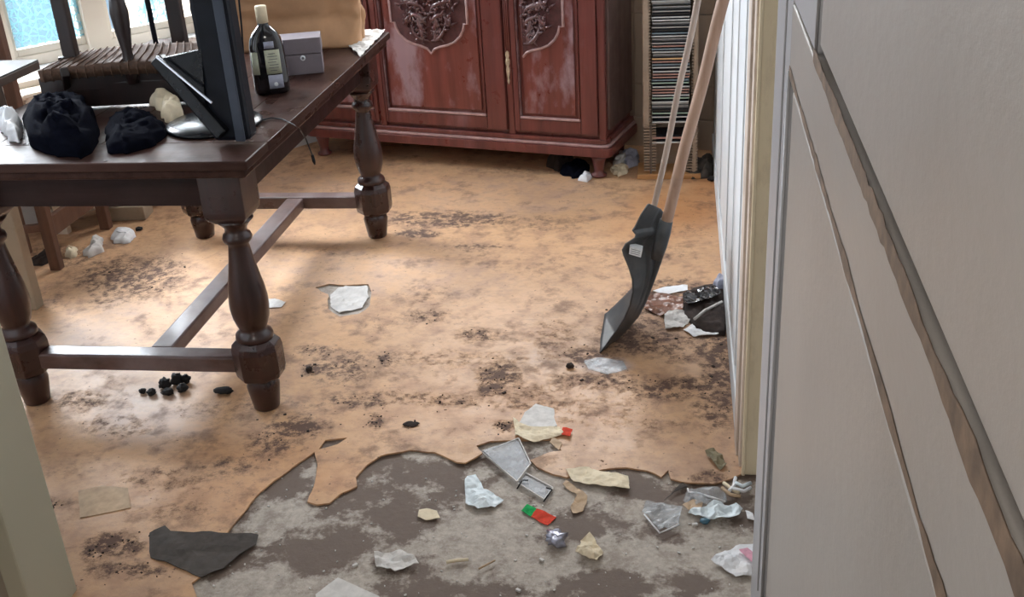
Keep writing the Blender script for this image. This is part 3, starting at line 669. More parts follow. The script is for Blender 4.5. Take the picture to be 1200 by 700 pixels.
# ------------------------------------------------------------------ SHOVELS
def shovel(ox, oy, W_, mt_h, r, top, label, name='shovel', handle_px=None, sc=1.0):
    base_ = Vector((-.223+ox, 2.865+oy, 0))
    t = thing(name, base_, label, 'shovel')
    yn = 2.865; ym = 2.93
    Eq = ((703,415),(712,402),(722,388),(731,374),(738,358),(741.5,342),(741,328),(737,314),(731,300),(729,293),(733,286),(744,279),(745,275),(741,270),(744,266),(751,252),(759,240),(761,239))
    Sq = ((704,414),(722,399),(737,384),(748,371),(757,354),(764,336),(770,320),(775,306),(779,293),(781,286),(783,280),(784,275),(785,272),(786,268),(786,265),(785,262),(784,259),(783,257))
    E = [PY(q[0], q[1], yn+.0045*max(0, i-9)) for i, q in enumerate(Eq)]; Sx = [PY(q[0], q[1], 2.955+.004*max(0, i-9)) for i, q in enumerate(Sq)]
    n = 68
    def cr(P, t_):
        k = t_*(len(P)-1); i = min(int(k), len(P)-2); return P[i].lerp(P[i+1], k-i)
    def fn(u, v):
        e = cr(E, u); m_ = cr(Sx, u); w_ = v*1.6
        if w_ <= 1:
            p = e.lerp(m_, w_)
            bow = .016*math.sin(w_*PI)*min(1, u*3)
            rib = (.0045*math.cos((w_-.45)*PI*6.5)*(1 if w_ > .42 else 0))*min(1, max(0, u-.18)*6)
            p = p+Vector((bow*.3, bow+rib, 0))
        else:
            g_ = (w_-1)/.6; lim = min(1, u*2.2); f_ = Vector((e.x+(m_.x-e.x)*(.25+.75*lim), 2.955+.17, e.z+(m_.z-e.z)*lim))
            p = m_.lerp(f_, g_)
        return (p.x, p.y, max(.001, p.z))
    bl = MB().grid(fn, n, 40)
    link('blade', bl, M['shovel'], t, solid=.004, recalc=False)
    a = PY(*handle_px[0], 2.90); 
    b = PY(*handle_px[1], top)
    d = (b-a).normalized(); b = a+(b-a)*1.45
    sk = MB().tube([a-d*.05, a-d*.01, a+d*.03, a+d*.07], [r*1.0, r*1.25, r*1.3, r*1.15], 16); link('socket', sk, M['shovel'], t)
    k_ = 24; pts = [a+(b-a)*(i/k_)+Vector((0.0015*math.sin(i*.7), 0, 0)) for i in range(k_+1)]
    link('handle', MB().tube(pts, [r*(.97+.05*noise.noise(Vector((i, 1, 0)))) for i in range(k_+1)], 14), mt_h, t)
    return t, E, fn
t, E_, fn_ = shovel(0, 0, .21, M['handle'], .0165, 2.93, 'grey ribbed plastic shovel with thick pale wooden handle leaning on right wall', handle_px=((774,285), (848,0)))
st = MB(); 
q = [PY(*p, 2.866) for p in ((738,289),(753,293),(751,302),(737,298))]
st.add(q+[v+Vector((0, .030, 0)) for v in q], [(0,1,2,3),(7,6,5,4),(0,4,5,1),(1,5,6,2),(2,6,7,3),(3,7,4,0)]); link('label_sticker', st, M['sticker'], t)
ln = MB()
for k in range(3):
    a, b = q[0].lerp(q[3], .25+.25*k), q[1].lerp(q[2], .25+.25*k); a = a.lerp(b, .12); b = b.lerp(a, .15)
    ln.beam(a+Vector((0, -.0008, 0)), b+Vector((0, -.0008, 0)), .0006, .0014)
link('print_lines', ln, M['ink'], t)
pa_ = G(747, 338, .0); pb_ = PY(818, 0, 3.22); pd_ = pb_-pa_
tp = thing('broom_pole', pa_, 'thin greyish wooden pole leaning on right wall behind the shovel', 'pole')
link('pole', MB().tube([pa_+pd_*(i/20*1.28)+V(.0015*math.sin(i), 0, .003) for i in range(21)], .0098, 12), M['handle2'], tp)
link('ferrule', MB().tube([pa_+pd_*.14+V(0, 0, .003), pa_+pd_*.19+V(0, 0, .003)], .013, 12), M['shovel'], tp)

# ------------------------------------------------------------------ THINGS ON THE TABLE
TZ = .760
# black stand
bc = Vector((-1.235, 2.72, TZ))
st = thing('appliance_stand', bc, 'tall black column on glossy round base near table corner', 'stand')
link('base', MB().lathe([(.128, 0), (.130, .004), (.127, .010), (.110, .018), (.06, .024), (.01, .026)], bc, 48), M['black'], st)
col0 = G(279, 158, TZ+.02)
cx, cy = col0.x, col0.y
link('column', MB().bb(cx-.056, cx+.044, cy-.035, cy+.03, TZ+.012, TZ+.95), M['blackm'], st, bevel=.014)
link('column_highlight', MB().bb(cx+.008, cx+.034, cy-.041, cy-.0345, TZ+.014, TZ+.95), M['sheen'], st, bevel=.003)  # strip that paints the highlight down the column's right side
a = PY(184, 68, cy-.02); b = PY(262, 158, cy-.045)
link('brace', MB().beam(a, b, .035, .028, up=(0, -1, 0)), M['black'], st, bevel=.004)
pq = [PY(*p_, cy-.036) for p_ in ((184,70),(236,58),(240,120),(262,160),(250,150))]
mb = MB(); mb.add(pq+[p_+V(0, .02, 0) for p_ in pq], [(0,1,2,3,4), (9,8,7,6,5)]+[(i, 5+i, 5+(i+1) % 5, (i+1) % 5) for i in range(5)]); link('side_plate', mb, M['black'], st)
a = PY(183, 66, cy-.05); b = PY(249, 121, cy-.06)
link('brace_highlight', MB().beam(a, b, .006, .008), M['chrome'], st, bevel=.002)  # bright metal strip added for the highlight along the brace's upper edge
# cable from stand
def PX(px, py, x):
    d = ray(px, py); return CAM+d*(x/d.x)
pts = [G(*q_, TZ+.0035) for q_ in ((296,146),(306,141),(318,138),(332,140),(344,146),(352,152))]+[PX(*q_, TX1+.004) for q_ in ((358,162),(362,172),(366,182))]
cb = thing('power_cable', pts[0], 'thin black cable curling over the right table edge with plug hanging down', 'cable')
link('cord', MB().tube(pts, .0020, 8), M['blackm'], cb)
link('plug', MB().tube([pts[-1], pts[-1]+V(.002, 0, -.018), pts[-1]+V(.004, 0, -.028)], [.0045, .005, .002], 8), M['black'], cb)
# upturned chair with rush seat
q = [G(46, 90, .865), G(240, 80, .87), G(238, 56, .90), G(84, 70, .885)]
ch = thing('chair', (-1.56, 2.98, TZ), 'dark wooden chair with woven rush seat turned upside down on the table', 'chair', 'wooden chairs')
def seatf(u, v):
    a = q[0].lerp(q[1], u); b = q[3].lerp(q[2], u); p = a.lerp(b, v); return p+V(0, 0, .010*math.sin(u*PI)+.004*noise.noise(Vector((u*30, v*4, 0))))
sm = MB().grid(seatf, 30, 10); link('rush_seat', sm, M['rush'], ch, solid=.034, recalc=False)
for k in range(19):
    u = .03+.94*k/18
    link('rush_cord', MB().tube([seatf(u, 0)+V(0, -.002, -.019), seatf(u, 0)+V(0, -.006, 0), seatf(u, 0)+V(0, 0, .019), seatf(u+.01, .5)+V(0, 0, .019), seatf(u, 1)+V(0, 0, .019)], .0018, 6), M['rush'], ch)
def vleg(px, py, z, prof_, seg=16):
    b = G(px, py, z); return MB().lathe(prof_, b, seg)
tl = [(.016, -.03), (.020, 0), (.022, .02), (.017, .035), (.014, .06), (.022, .12), (.026, .17), (.020, .21), (.016, .215), (.022, .225), (.018, .235), (.016, .42)]
link('leg', vleg(154, 85, .86, tl), M['chairw'], ch)
def sq(px, py, z, wx, wy, h): b = G(px, py, z); return MB().box(b+V(0, 0, h/2-.05), (wx, wy, h))
link('leg', sq(84, 66, .90, .042, .03, .50), M['chairw'], ch, bevel=.005)
link('leg', sq(212, 52, .90, .044, .03, .50), M['chairw'], ch, bevel=.005)
link('leg', vleg(246, 80, .86, tl), M['chairw'], ch)
for a, b in (((48, 100, .835), (245, 88, .835)), ((70, 76, .88), (236, 58, .88))):
    link('seat_rail', MB().beam(G(*a), G(*b), .022, .045), M['chairw'], ch, bevel=.003)
link('back_slat', MB().beam(G(75, 112, .80), G(230, 104, .80), .020, .07), M['chairw'], ch, bevel=.004)
for px in (80, 225): link('back_post', MB().beam(G(px, 118, TZ+.012), G(px-4, 84, .88), .022, .03), M['chairw'], ch, bevel=.003)
# thin pole behind
pb = G(184, 56, .87)
pp = thing('thin_pole', (pb.x, pb.y, TZ), 'thin black metal pole standing upright among the upturned chair legs', 'pole')
link('pole', MB().tube([(pb.x, pb.y, TZ+.01), (pb.x-.004, pb.y, 1.35)], .008, 12), M['blackm'], pp)
link('foot', MB().lathe([(.04, 0), (.04, .006), (.012, .012)], (pb.x, pb.y, TZ), 20), M['blackm'], pp)
# black cloth heap
def heap(name, pts_px, z0, hgt, mt, label, cat, seed=0, amp=.35, n=26, group=None, zsurf=None):
    """soft crumpled heap whose footprint is the given outline"""
    P = [G(*p, z0) for p in pts_px]; c = sum(P, Vector())/len(P); mb = MB()
    K = len(P)
    def rim(a):
        k = a*K; i = int(k) % K; f_ = k-int(k); return P[i].lerp(P[(i+1) % K], f_)
    def f(u, v):
        r = rim(u % 1.0); p = c.lerp(r, v); 
        nz = noise.noise(Vector((p.x*18+seed, p.y*18, seed)))+.6*noise.noise(Vector((p.x*45, p.y*45+seed, seed)))
        z = z0+.002+hgt*math.sqrt(max(0, 1-v**3))*(1+amp*nz)
        w_ = .012*noise.noise(Vector((p.x*40+seed, p.y*40, 9))) if v > .3 else 0
        return (p.x+w_*(hgt > .02), p.y+w_*(hgt > .02), max(z, z0+.001))
    mb.grid(f, 40, n)
    # underside
    m2 = [Vector((*Vector(f(i/40, 1)).xy, z0+.0005)) for i in range(40)]
    mb.add(m2, [tuple(range(39, -1, -1))])
    o = link(name, mb, mt, recalc=False)
    return tag(o, label, cat, group)
heap('cloth_heap', [(30,152),(34,172),(60,184),(100,186),(112,177),(118,158),(112,138),(90,128),(55,130),(36,138)], TZ, .080, M['cloth'], 'taller crumpled black cloth heap on left front of the table top', 'cloth', 3, .35)
heap('cloth_heap', [(127,165),(129,181),(150,181),(180,172),(194,162),(192,148),(180,140),(150,136),(129,144)], TZ, .038, M['cloth'], 'lower flat black cloth between the taller heap and black stand', 'cloth', 13, .5)
heap('crumpled_bag', [(2,152),(10,166),(24,168),(27,152),(20,142),(6,142)], TZ, .055, M['paper'], 'small crumpled white bag at left end of the table top', 'bag', 8, .3)
heap('crumpled_paper', [(176,122),(184,130),(206,132),(208,118),(196,110),(180,112)], TZ, .04, M['cream'], 'crumpled pale paper behind the black cloth beside the black stand', 'paper', 12, .5)
heap('crumpled_paper', [(188,138),(200,146),(214,140),(212,128),(196,126)], TZ, .045, M['cream'], 'smaller crumpled cream paper touching the round black base', 'paper', 22, .5)
def sheet(name, px, z0, mt, label, cat, amp=.004, th=.0008, step=.012, seed=0, rough=.0015, lift=0.0, group=None, parent=None):
    step = min(step, .008) if step < .02 else step
    P = smoothpoly([tuple(G(*p, z0).xy) for p in px], rough*1.5, step, seed)
    vs, fs = fill(P, [], step)
    c = (sum(p[0] for p in P)/len(P), sum(p[1] for p in P)/len(P))
    def zf(x, y):
        n = noise.noise(Vector((x*25+seed, y*25, seed)))+.5*noise.noise(Vector((x*60+seed, y*60, seed)))+.35*abs(noise.noise(Vector((x*130+seed, y*130, seed))))
        return z0+th+.0008+amp*max(0, .45+n)+lift*math.hypot(x-c[0], y-c[1])
    o = link(name, slab(vs, fs, zf, th), mt, parent, recalc=False)
    return tag(o, label, cat, group) if label else o
sheet('folded_paper', [(145,171),(162,160),(181,156),(182,164),(160,171)], TZ, M['paper'], 'small folded white paper on front of table top by black cloth', 'paper', .010, .003)
sheet('grey_paper', [(407,54),(419,46),(426,37),(452,37),(437,53),(422,68)], TZ, M['greyp'], 'grey paper sheet at the far right corner of the table', 'paper', .010, .001)
# bottle
bb_ = Vector((-1.188, 3.06, TZ))
bo = thing('bottle', bb_, 'dark round-shouldered glass bottle with cream cap on table', 'bottle')
def sqlathe(prof, c, rz, flat=.72, p=3.2, seg=40):
    mb = MB(); R = Matrix.Rotation(rz, 3, 'Z'); vs = []
    for r, z, k in prof:
        for i in range(seg):
            a = 2*PI*i/seg; e = 2/(2+(p-2)*k); ca, sa = math.cos(a), math.sin(a)
            x = r*abs(ca)**e*(1 if ca >= 0 else -1); y = r*(flat*k+(1-k))*abs(sa)**e*(1 if sa >= 0 else -1)
            vs.append(Vector(c)+R @ Vector((x, y, z)))
    n = len(prof); fs = [(i*seg+j, i*seg+(j+1) % seg, (i+1)*seg+(j+1) % seg, (i+1)*seg+j) for i in range(n-1) for j in range(seg)]
    fs += [tuple(range(seg-1, -1, -1)), tuple((n-1)*seg+j for j in range(seg))]
    return mb.add(vs, fs, True)
brz = math.radians(18)
link('glass_body', sqlathe([(.050, 0, 1), (.056, .004, 1), (.058, .02, 1), (.057, .10, 1), (.055, .15, 1), (.050, .175, 1), (.040, .195, .8), (.026, .210, .4), (.018, .218, 0), (.016, .225, 0), (.0155, .26, 0)], bb_, brz), M['glassdark'], bo)
link('cap', MB().lathe([(.0185, .226), (.0185, .275), (.017, .279), (.004, .280)], bb_, 24), M['cream'], bo)
Rb = Matrix.Rotation(brz, 3, 'Z')
def onb(x, y, z): return bb_+Rb @ Vector((x, y, z))
def lab(x0, x1, z0, z1, off, mt, nm):
    mb = MB(); 
    def f(u, v):
        x = x0+(x1-x0)*u; y = -(.058*.72)*(1-min(1, abs(x)/.058)**3.2)**(1/3.2)-off; return onb(x, y, z0+(z1-z0)*v)
    mb.grid(f, 12, 2); return link(nm, mb, mt, bo, solid=.0006, recalc=False)
lab(-.008, .040, .068, .145, .0010, M['ltan'], 'label')
lab(-.006, .040, .020, .064, .0010, M['lgrey'], 'lower_label')
lab(-.006, .026, .150, .172, -.0006, M['lgrey'], 'shoulder_label')
lab(-.050, -.030, .068, .140, .0010, M['ltan'], 'side_label')
ink = MB()
for k in range(7):
    zz_ = .078+k*.009; yy = -.0435
    ink.add([onb(.0 if k % 2 else .004, yy, zz_), onb(.032 if k % 3 else .026, yy+.0008, zz_), onb(.032 if k % 3 else .026, yy+.0008, zz_+.0022), onb(.0 if k % 2 else .004, yy, zz_+.0022)], [(0, 1, 2, 3)])
link('label_print', ink, M['ink'], bo, solid=.0004, recalc=False)
link('crest', MB().lathe([(.001, 0), (.007, .0), (.007, .001), (.001, .0012)], onb(.016, -.0432, .034), 12, axis=Rb @ Vector((0, -1, 0))), M['sticker'], bo)
for o_ in bo.children: o_.scale = (.90, .90, .90)
# grey box with round sticker
bx = thing('gift_box', (-1.185, 3.30, TZ), 'grey lidded cardboard box with small round white sticker behind bottle', 'box', rz=math.radians(16))
Mx = parent_world(bx)
def bxp(nm, x0, x1, y0, y1, z0, z1, mt, bv=.0015):
    mb = MB().bb(x0, x1, y0, y1, z0, z1)
    for i, v in enumerate(mb.v): mb.v[i] = Mx @ v
    return link(nm, mb, mt, bx, bevel=bv)
bxp('box_body', -.085, .078, -.045, .05, 0, .062, M['greybox']); bxp('lid', -.087, .080, -.047, .052, .064, .112, M['greybox'])
mb = MB().lathe([(.001, 0), (.0085, 0), (.0085, .0012), (.001, .0014)], Mx @ Vector((.020, -.0475, .052)), 20, axis=Mx.to_3x3() @ Vector((0, -1, 0))); link('round_sticker', mb, M['sticker'], bx)
mb = MB().lathe([(.001, 0), (.004, 0), (.004, .0008), (.001, .001)], Mx @ Vector((.020, -.049, .052)), 16, axis=Mx.to_3x3() @ Vector((0, -1, 0))); link('sticker_mark', mb, M['ink'], bx)
# kraft paper bag
kb = thing('paper_bag', (-1.33, 3.70, TZ), 'large crumpled brown kraft paper bag at far end of table', 'bag', rz=math.radians(6))
Mk = parent_world(kb)
def bag(u, v):
    a = u*2*PI; e = .32; ca, sa = math.cos(a), math.sin(a)
    hx = .24*(1-.05*v); hy = .10*(1-.35*v)
    x = hx*abs(ca)**e*(1 if ca >= 0 else -1); y = hy*abs(sa)**e*(1 if sa >= 0 else -1); z = .30*v
    n = noise.noise_vector(Vector((x*9, y*9+3, z*9)))*.030*min(1, v*3)+noise.noise_vector(Vector((x*26, y*26, z*26)))*.014*min(1, v*3)
    return Mk @ (Vector((x, y, z+.001))+Vector((n.x, n.y, abs(n.z)*.3)))
link('bag_body', MB().grid(bag, 80, 30), M['kraft'], kb, solid=.001, recalc=False)
# hanging dark cable by the bottle
pts = [PY(*p, 2.98) for p in ((276, -40), (280,0), (283,30), (285,60), (284,85))]; pts.append(V(pts[-1].x+.004, 2.98, TZ+.004))
tag(link('hanging_cable', MB().tube(pts, .0028, 8), M['blackm']), 'thin black cord running up between the black column and bottle', 'cord')
tag(link('bottle_stopper', MB().lathe([(.006, 0), (.008, .004), (.007, .012), (.002, .015)], G(289, 107, TZ), 14), M['cream']), 'tiny cream stopper on table left of the bottle', 'stopper')

# ------------------------------------------------------------------ LEFT: side table, chair, radiator
sx, sy, sz = -1.995, 3.19, .845
sdt = thing('side_table', (-2.35, 2.92, 0), 'tall work table with dusty grey top and pale painted legs at left edge', 'table')
link('table_top', MB().bb(-2.75, sx, 2.62, sy, sz-.004, sz), M['dusty'], sdt)
link('top_edge', MB().bb(-2.751, sx+.001, 2.619, sy+.001, sz-.03, sz-.0045), M['darkbrd'], sdt, bevel=.002)
link('apron', MB().bb(-2.70, -2.12, 2.68, sy-.03, sz-.15, sz-.03), M['darkbrd'], sdt, bevel=.003)
for x, y in ((-2.205, 3.135), (-2.66, 3.135), (-2.66, 2.70)): link('leg', MB().box((x, y, (sz-.03)/2), (.062, .045, sz-.03)), M['cream2'], sdt, bevel=.004)
bc_ = thing('chair', (-2.42, 3.58, 0), 'brown wooden chair standing on the floor between table and radiator', 'chair', 'wooden chairs')
for x, y, h in ((-2.29, 3.46, 1.02), (-2.296, 3.864, .44), (-2.62, 3.36, 1.02), (-2.50, 3.60, .44)):
    link('leg', MB().box((x, y, h/2), (.042, .036, h)), M['brown'], bc_, bevel=.004)
link('seat_rail', MB().bb(-2.305, -2.283, 3.48, 3.85, .12, .20), M['brown'], bc_, bevel=.005)
link('seat_rail', MB().beam((-2.61, 3.36, .17), (-2.30, 3.455, .17), .02, .03), M['brown'], bc_, bevel=.003)
link('seat', MB().prism([(-2.64, 3.33), (-2.265, 3.43), (-2.27, 3.89), (-2.53, 3.63)], .44, .465), M['brown'], bc_, bevel=.006)
link('backrest', MB().beam((-2.60, 3.365, .9), (-2.30, 3.455, .9), .02, .13), M['brown'], bc_, bevel=.006)
rd = thing('radiator', WP(.50, 0, .28), 'cream cast iron column radiator below the window', 'radiator')
for k in range(11):
    s = .30+k*.052
    for dd in (.225, .145):
        a = WP(s, .10, dd); b = WP(s, .585, dd)
        c = MB().tube([a, a+V(0, 0, .02), b-V(0, 0, .02), b], [.010, .017, .017, .010], 8)
        if dd == .225: sec = link('radiator_section', c, M['rad'], rd)
        else: link('rear_tube', c, M['rad'], sec)
for z in (.085, .575): link('header', MB().beam(WP(.27, z, .185), WP(.85, z, .185), .11, .03), M['rad'], rd, bevel=.015)
for s in (.32, .80): link('foot', MB().beam(WP(s, 0, .185), WP(s, .08, .185), .03, .05, up=(1, 0, 0)), M['rad'], rd)

# ------------------------------------------------------------------ DEBRIS
def lump(name, px, py, r, hgt, mt, label, cat, z0=0.0, seed=0, amp=.45, group=None, el=1.0, rot=0.0):
    c = G(px, py, z0); mb = MB(); R = Matrix.Rotation(rot, 3, 'Z')
    def f(u, v):
        a = u*2*PI; b = v*PI; d = Vector((math.cos(a)*math.sin(b), math.sin(a)*math.sin(b), math.cos(b)))
        k = 1+amp*noise.noise(d*1.7+Vector((seed, 0, 0)))+amp*.5*noise.noise(d*4+Vector((0, seed, 0)))
        p = Vector((d.x*r*k*el, d.y*r*k, hgt/2+d.z*hgt/2*k)); p = R @ p
        return (c.x+p.x, c.y+p.y, max(z0+.0006, z0+p.z))
    mb.grid(f, 18, 10)
    return tag(link(name, mb, mt, recalc=False), label, cat, group)
Z0 = -.004    # concrete level
# charcoal lumps under the front stretcher
for i, (px, py, r, h_) in enumerate(((168,461,.009,.016),(178,463,.012,.018),(194,455,.017,.030),(197,463,.014,.020),(208,450,.016,.032),(214,459,.016,.024),(219,449,.011,.028))):
    lump('charcoal_lump', px, py, r, h_, M['coal'], ('leftmost small black lump under the front stretcher', 'second black lump from the left, before the pile begins', 'large black lump at upper left of the small pile', 'flat black lump at lower middle of the small pile', 'tallest black lump in the middle of the pile', 'black lump at lower right of the small pile', 'rightmost black lump at upper right of the pile')[i], 'lump', 0, i*3.1, .5, 'dark lumps under the table', 1.2, i)
lump('charcoal_lump', 263, 461, .017, .018, M['coal'], 'single black lump lying right of the pile near the turned leg', 'lump', 0, 33, .3, 'dark lumps under the table', 1.6)
lump('dirt_clod', 362, 435, .011, .014, M['soil'], 'small round dark clod on lino right of the front table leg', 'clod', 0, 3)
lump('dirt_clod', 482, 498, .013, .006, M['soil'], 'flat dark clod on the lino above the torn edge', 'clod', 0, 5, el=1.5)
lump('dirt_clod', 668, 431, .012, .014, M['soil'], 'dark clod on the lino left of the shovel tip', 'clod', 0, 6)
sheet('underlay_scrap', [(175,627),(182,623),(194,618),(200,624),(305,628),(300,640),(282,652),(262,668),(236,679),(200,663),(176,655)], 0.0, M['flap'], 'dark grey torn underlay scrap lying over the lino edge at lower left', 'scrap', .004, .002, .02, 3, .003)
sheet('plank_patch', [(92,576),(120,570),(150,573),(153,596),(125,602),(94,608)], 0.0, M['tan'], 'pale rectangular cardboard patch on the lino at left', 'cardboard', .001, .001, .02, 5, .0008)
sheet('paper_scrap', [(545,567),(548,560),(558,560),(564,568),(567,577),(580,580),(590,588),(580,597),(560,599),(546,592)], Z0, M['bluew'], 'white crumpled paper scrap near the clear plastic cases', 'paper', .012, .0012, .012, 7)
sheet('paper_scrap', [(438,652),(452,650),(470,648),(482,655),(492,664),(478,668),(462,672),(442,668)], Z0, M['greyp'], 'light grey ragged paper scrap on the bare concrete, lower middle', 'paper', .012, .0015, .010, 9, .004)
sheet('paper_scrap', [(491,600),(500,598),(512,601),(516,609),(500,611),(490,607)], Z0, M['cream'], 'tiny cream paper scrap left of the white crumpled one', 'paper', .004, .0012, .01, 10)
sheet('paper_scrap', [(663,552),(690,550),(736,560),(738,575),(715,573),(672,566)], 0.001, M['cream'], 'elongated cream paper scrap lying along the torn lino edge', 'paper', .006, .0012, .012, 12)
o = sheet('printed_leaflet', [(833,659),(862,642),(886,640),(888,675),(862,679)], Z0, M['paper'], 'white leaflet with pink print beside the door at lower right', 'leaflet', .010, .0015, .014, 13, .0005)
sheet('pink_print', [(866,645),(876,643),(884,650),(884,662)], .006, M['pink'], None, None, .002, .0006, .01, 14, parent=o)
sheet('card_scrap', [(611,600),(618,593),(629,598),(622,607)], Z0, M['green'], 'small bright green card scrap touching the red one', 'card', .004, .0012, .01, 15, .0003)
sheet('card_scrap', [(629,598),(652,607),(642,618),(622,607)], Z0, M['red'], 'small bright red card scrap beside the green one', 'card', .005, .0012, .01, 16, .0003)
lump('foil_ball', 652, 636, .022, .022, M['foil'], 'crumpled silver foil ball on the concrete below the red card', 'foil', Z0, 17, .9)
sheet('paper_scrap', [(676,650),(680,637),(692,630),(700,638),(708,648),(700,662),(690,660)], Z0, M['cream'], 'crumpled cream tissue right of the foil ball', 'paper', .016, .0012, .009, 18, .004)
sheet('paper_scrap', [(668,596),(676,583),(660,570),(663,564),(672,570),(688,584),(684,600),(672,604)], Z0, M['tan'], 'peeling beige paper strip below the elongated cream scrap', 'paper', .006, .001, .01, 19, .003)
sheet('paper_tile', [(370,700),(396,680),(445,702),(440,740),(380,735)], Z0, M['greyp'], 'pale grey square tile piece at the bottom frame edge', 'tile', .001, .006, .03, 20, .0008)
sheet('plaster_flake', [(607,500),(614,484),(628,474),(648,480),(652,500),(640,503),(628,514),(612,516),(605,508)], 0.0, M['greyp'], 'whitish paper patch stuck on the lino near the red corner', 'paper', .001, .0008, .015, 21, .003)
sheet('paper_scrap', [(602,492),(618,502),(656,503),(662,510),(640,516),(622,520),(604,512)], 0.002, M['cream'], 'flat cream paper strip with lifted edge above the clear case', 'paper', .008, .001, .012, 22)
sheet('card_scrap', [(656,510),(660,502),(671,505),(668,513)], 0.004, M['red'], 'small orange red scrap at end of the cream strip', 'card', .004, .001, .01, 23)
sheet('card_scrap', [(644,520),(648,514),(658,520),(655,529)], 0.0, M['tan'], 'small brown card scrap just below the orange red scrap', 'card', .003, .001, .01, 24)
# clear plastic disc cases
def case(px, label, z0, tilt=.004):
    P = [G(*p, z0) for p in px]; t = thing('plastic_case', sum(P, Vector())/4, label, 'plastic case', 'clear plastic disc cases on the floor')
    vs = [p+V(0, 0, .001) for p in P]+[p+V(0, 0, .004+tilt*(i == 0)) for i, p in enumerate(P)]
    link('cover', MB().add(vs, [(0,1,2,3),(7,6,5,4),(0,4,5,1),(1,5,6,2),(2,6,7,3),(3,7,4,0)]), M['clearb'], t)
    rim = MB()
    for i in range(4): rim.beam(P[i]+V(0, 0, .005), P[(i+1) % 4]+V(0, 0, .005), .0028, .005)
    link('rim', rim, M['greyp'], t)
case([(566,533),(608,516),(622,546),(606,567)], 'empty clear plastic disc case tilted on the torn lino edge', 0.0, .010)
case([(606,568),(616,557),(648,574),(638,588)], 'smaller clear broken case piece just below the disc case', Z0, .002)
def tubeobj(name, px, z, r, mt, label, cat): return tag(link(name, MB().tube([G(*p, z) for p in px], r, 6), mt), label, cat)
tubeobj('wire_clip', [(606,573),(612,563),(619,563)], .006, .0018, M['black'], 'thin black bent wire at left of the broken clear case', 'wire')
tubeobj('wire_clip', [(637,588),(647,574),(640,572)], .006, .0018, M['black'], 'thin black bent wire at right of the broken clear case', 'wire')
tubeobj('splinter', [(561,667),(580,657)], .002, .0022, M['tan'], 'short pale wood splinter on the concrete, lower middle', 'splinter')
tubeobj('splinter', [(523,659),(535,657),(549,656)], .002, .0040, M['cream'], 'thicker pale splinter left of the short one', 'splinter')
sheet('plastic_film', [(752,602),(762,610),(772,625),(795,616),(800,600),(778,590),(758,590)], Z0, M['clear'], 'clear plastic film scrap with white edge on the concrete', 'film', .012, .0008, .012, 25)
tubeobj('plastic_edge', [(755,603),(763,613),(773,625),(785,620),(796,615)], .004, .0022, M['paper'], 'curved white plastic edge of the clear film', 'plastic strip')
sheet('plastic_bag', [(806,606),(814,600),(836,595),(862,597),(870,600),(866,608),(850,613),(828,612)], Z0, M['bluew'], 'pale blue plastic bag scrap near the doorway casing', 'bag', .018, .0010, .010, 26)
sheet('plastic_film', [(800,590),(806,577),(826,574),(848,580),(852,590),(830,596),(806,598)], Z0, M['clear'], 'clear crumpled film above the pale blue bag scrap', 'film', .016, .0008, .010, 27)
tubeobj('plastic_edge', [(806,573),(807,577),(818,578),(830,582),(850,588)], .006, .0025, M['paper'], 'thin white curled plastic strip above the blue bag scrap', 'plastic strip')
lump('teal_scrap', 826, 613, .011, .012, M['blue'], 'small dark teal plastic scrap under the blue bag scrap', 'scrap', Z0, 28, .2)
sheet('paper_scrap', [(800,594),(812,588),(824,592),(822,600),(806,600)], .002, M['tan'], 'small peach paper scrap between the clear films', 'paper', .008, .001, .01, 29)
sheet('paper_scrap', [(874,600),(882,603),(884,612),(876,610)], Z0, M['paper'], 'small white paper scrap right by the door edge', 'paper', .006, .001, .01, 30)
for i, q in enumerate(([(848,566),(858,574),(866,578)], [(852,578),(860,570),(862,560)], [(856,572),(872,576),(880,572)], [(862,566),(870,570),(880,566)], [(846,572),(856,580),(868,582)])):
    o = tubeobj('paper_shred', q, .006+.002*i, .0045, (M['cream'], M['paper'], M['paper'], M['bluew'], M['tan'])[i], ('twisted cream paper shred lowest in the tangle at the casing foot', 'upright white paper shred in the tangle at the casing foot', 'white paper shred lying flat at right of the tangle by the casing', 'pale blue paper shred at top right of the tangle by the casing', 'tan paper shred lying across the tangle by the casing')[i], 'paper shred'); o['group'] = 'paper shreds at the casing foot'
sheet('leaf_scrap', [(826,533),(836,530),(846,538),(852,548),(845,553),(836,546)], 0.0, plain('olive_scrap', (.20, .17, .10), .7, .2, 40), 'olive brown curled scrap on the lino near the casing', 'scrap', .014, .001, .012, 31)
sheet('shard', [(778,588),(790,578),(806,572),(800,566)], -.002, M['flap'], 'dark sliver of underlay beneath the torn lino edge', 'scrap', .003, .001, .012, 32)
# small crumbs (too many to count)
cr = MB(); rr = random.Random(5)
for k in range(160):
    px = rr.uniform(230, 880); py = rr.uniform(535, 700)
    if py < 560 and px < 620: continue
    c = G(px, py, Z0-.001); s = rr.uniform(.001, .0035)*(1 if k % 12 else 2); R3 = Matrix.Rotation(rr.uniform(0, 6), 3, 'Z')
    if c.x > .17 and c.y > 2.2: continue
    cr.box(c+V(0, 0, s*.4), (s*1.8, s, s*.8), M=R3)
o = tag(link('plaster_crumbs', cr, M['greyp']), 'pale plaster crumbs scattered over the bare concrete', 'crumbs'); o['kind'] = 'stuff'
cr = MB()
for k in range(420):
    b = rr.choice([q for q in B_ if q[4] == 0 and q[5] > .5]); px = rr.gauss(b[0], b[2]*.55); py = rr.gauss(b[1], b[3]*.55)
    c = G(px, py); s = rr.uniform(.001, .0035)*(1 if k % 10 else 1.8)
    if c.x > .14 or not pip(poly, c.x, c.y): continue
    cr.box(c+V(0, 0, s*.2), (s*1.6, s*1.1, s*.6), M=Matrix.Rotation(rr.uniform(0, 6), 3, 'Z'))
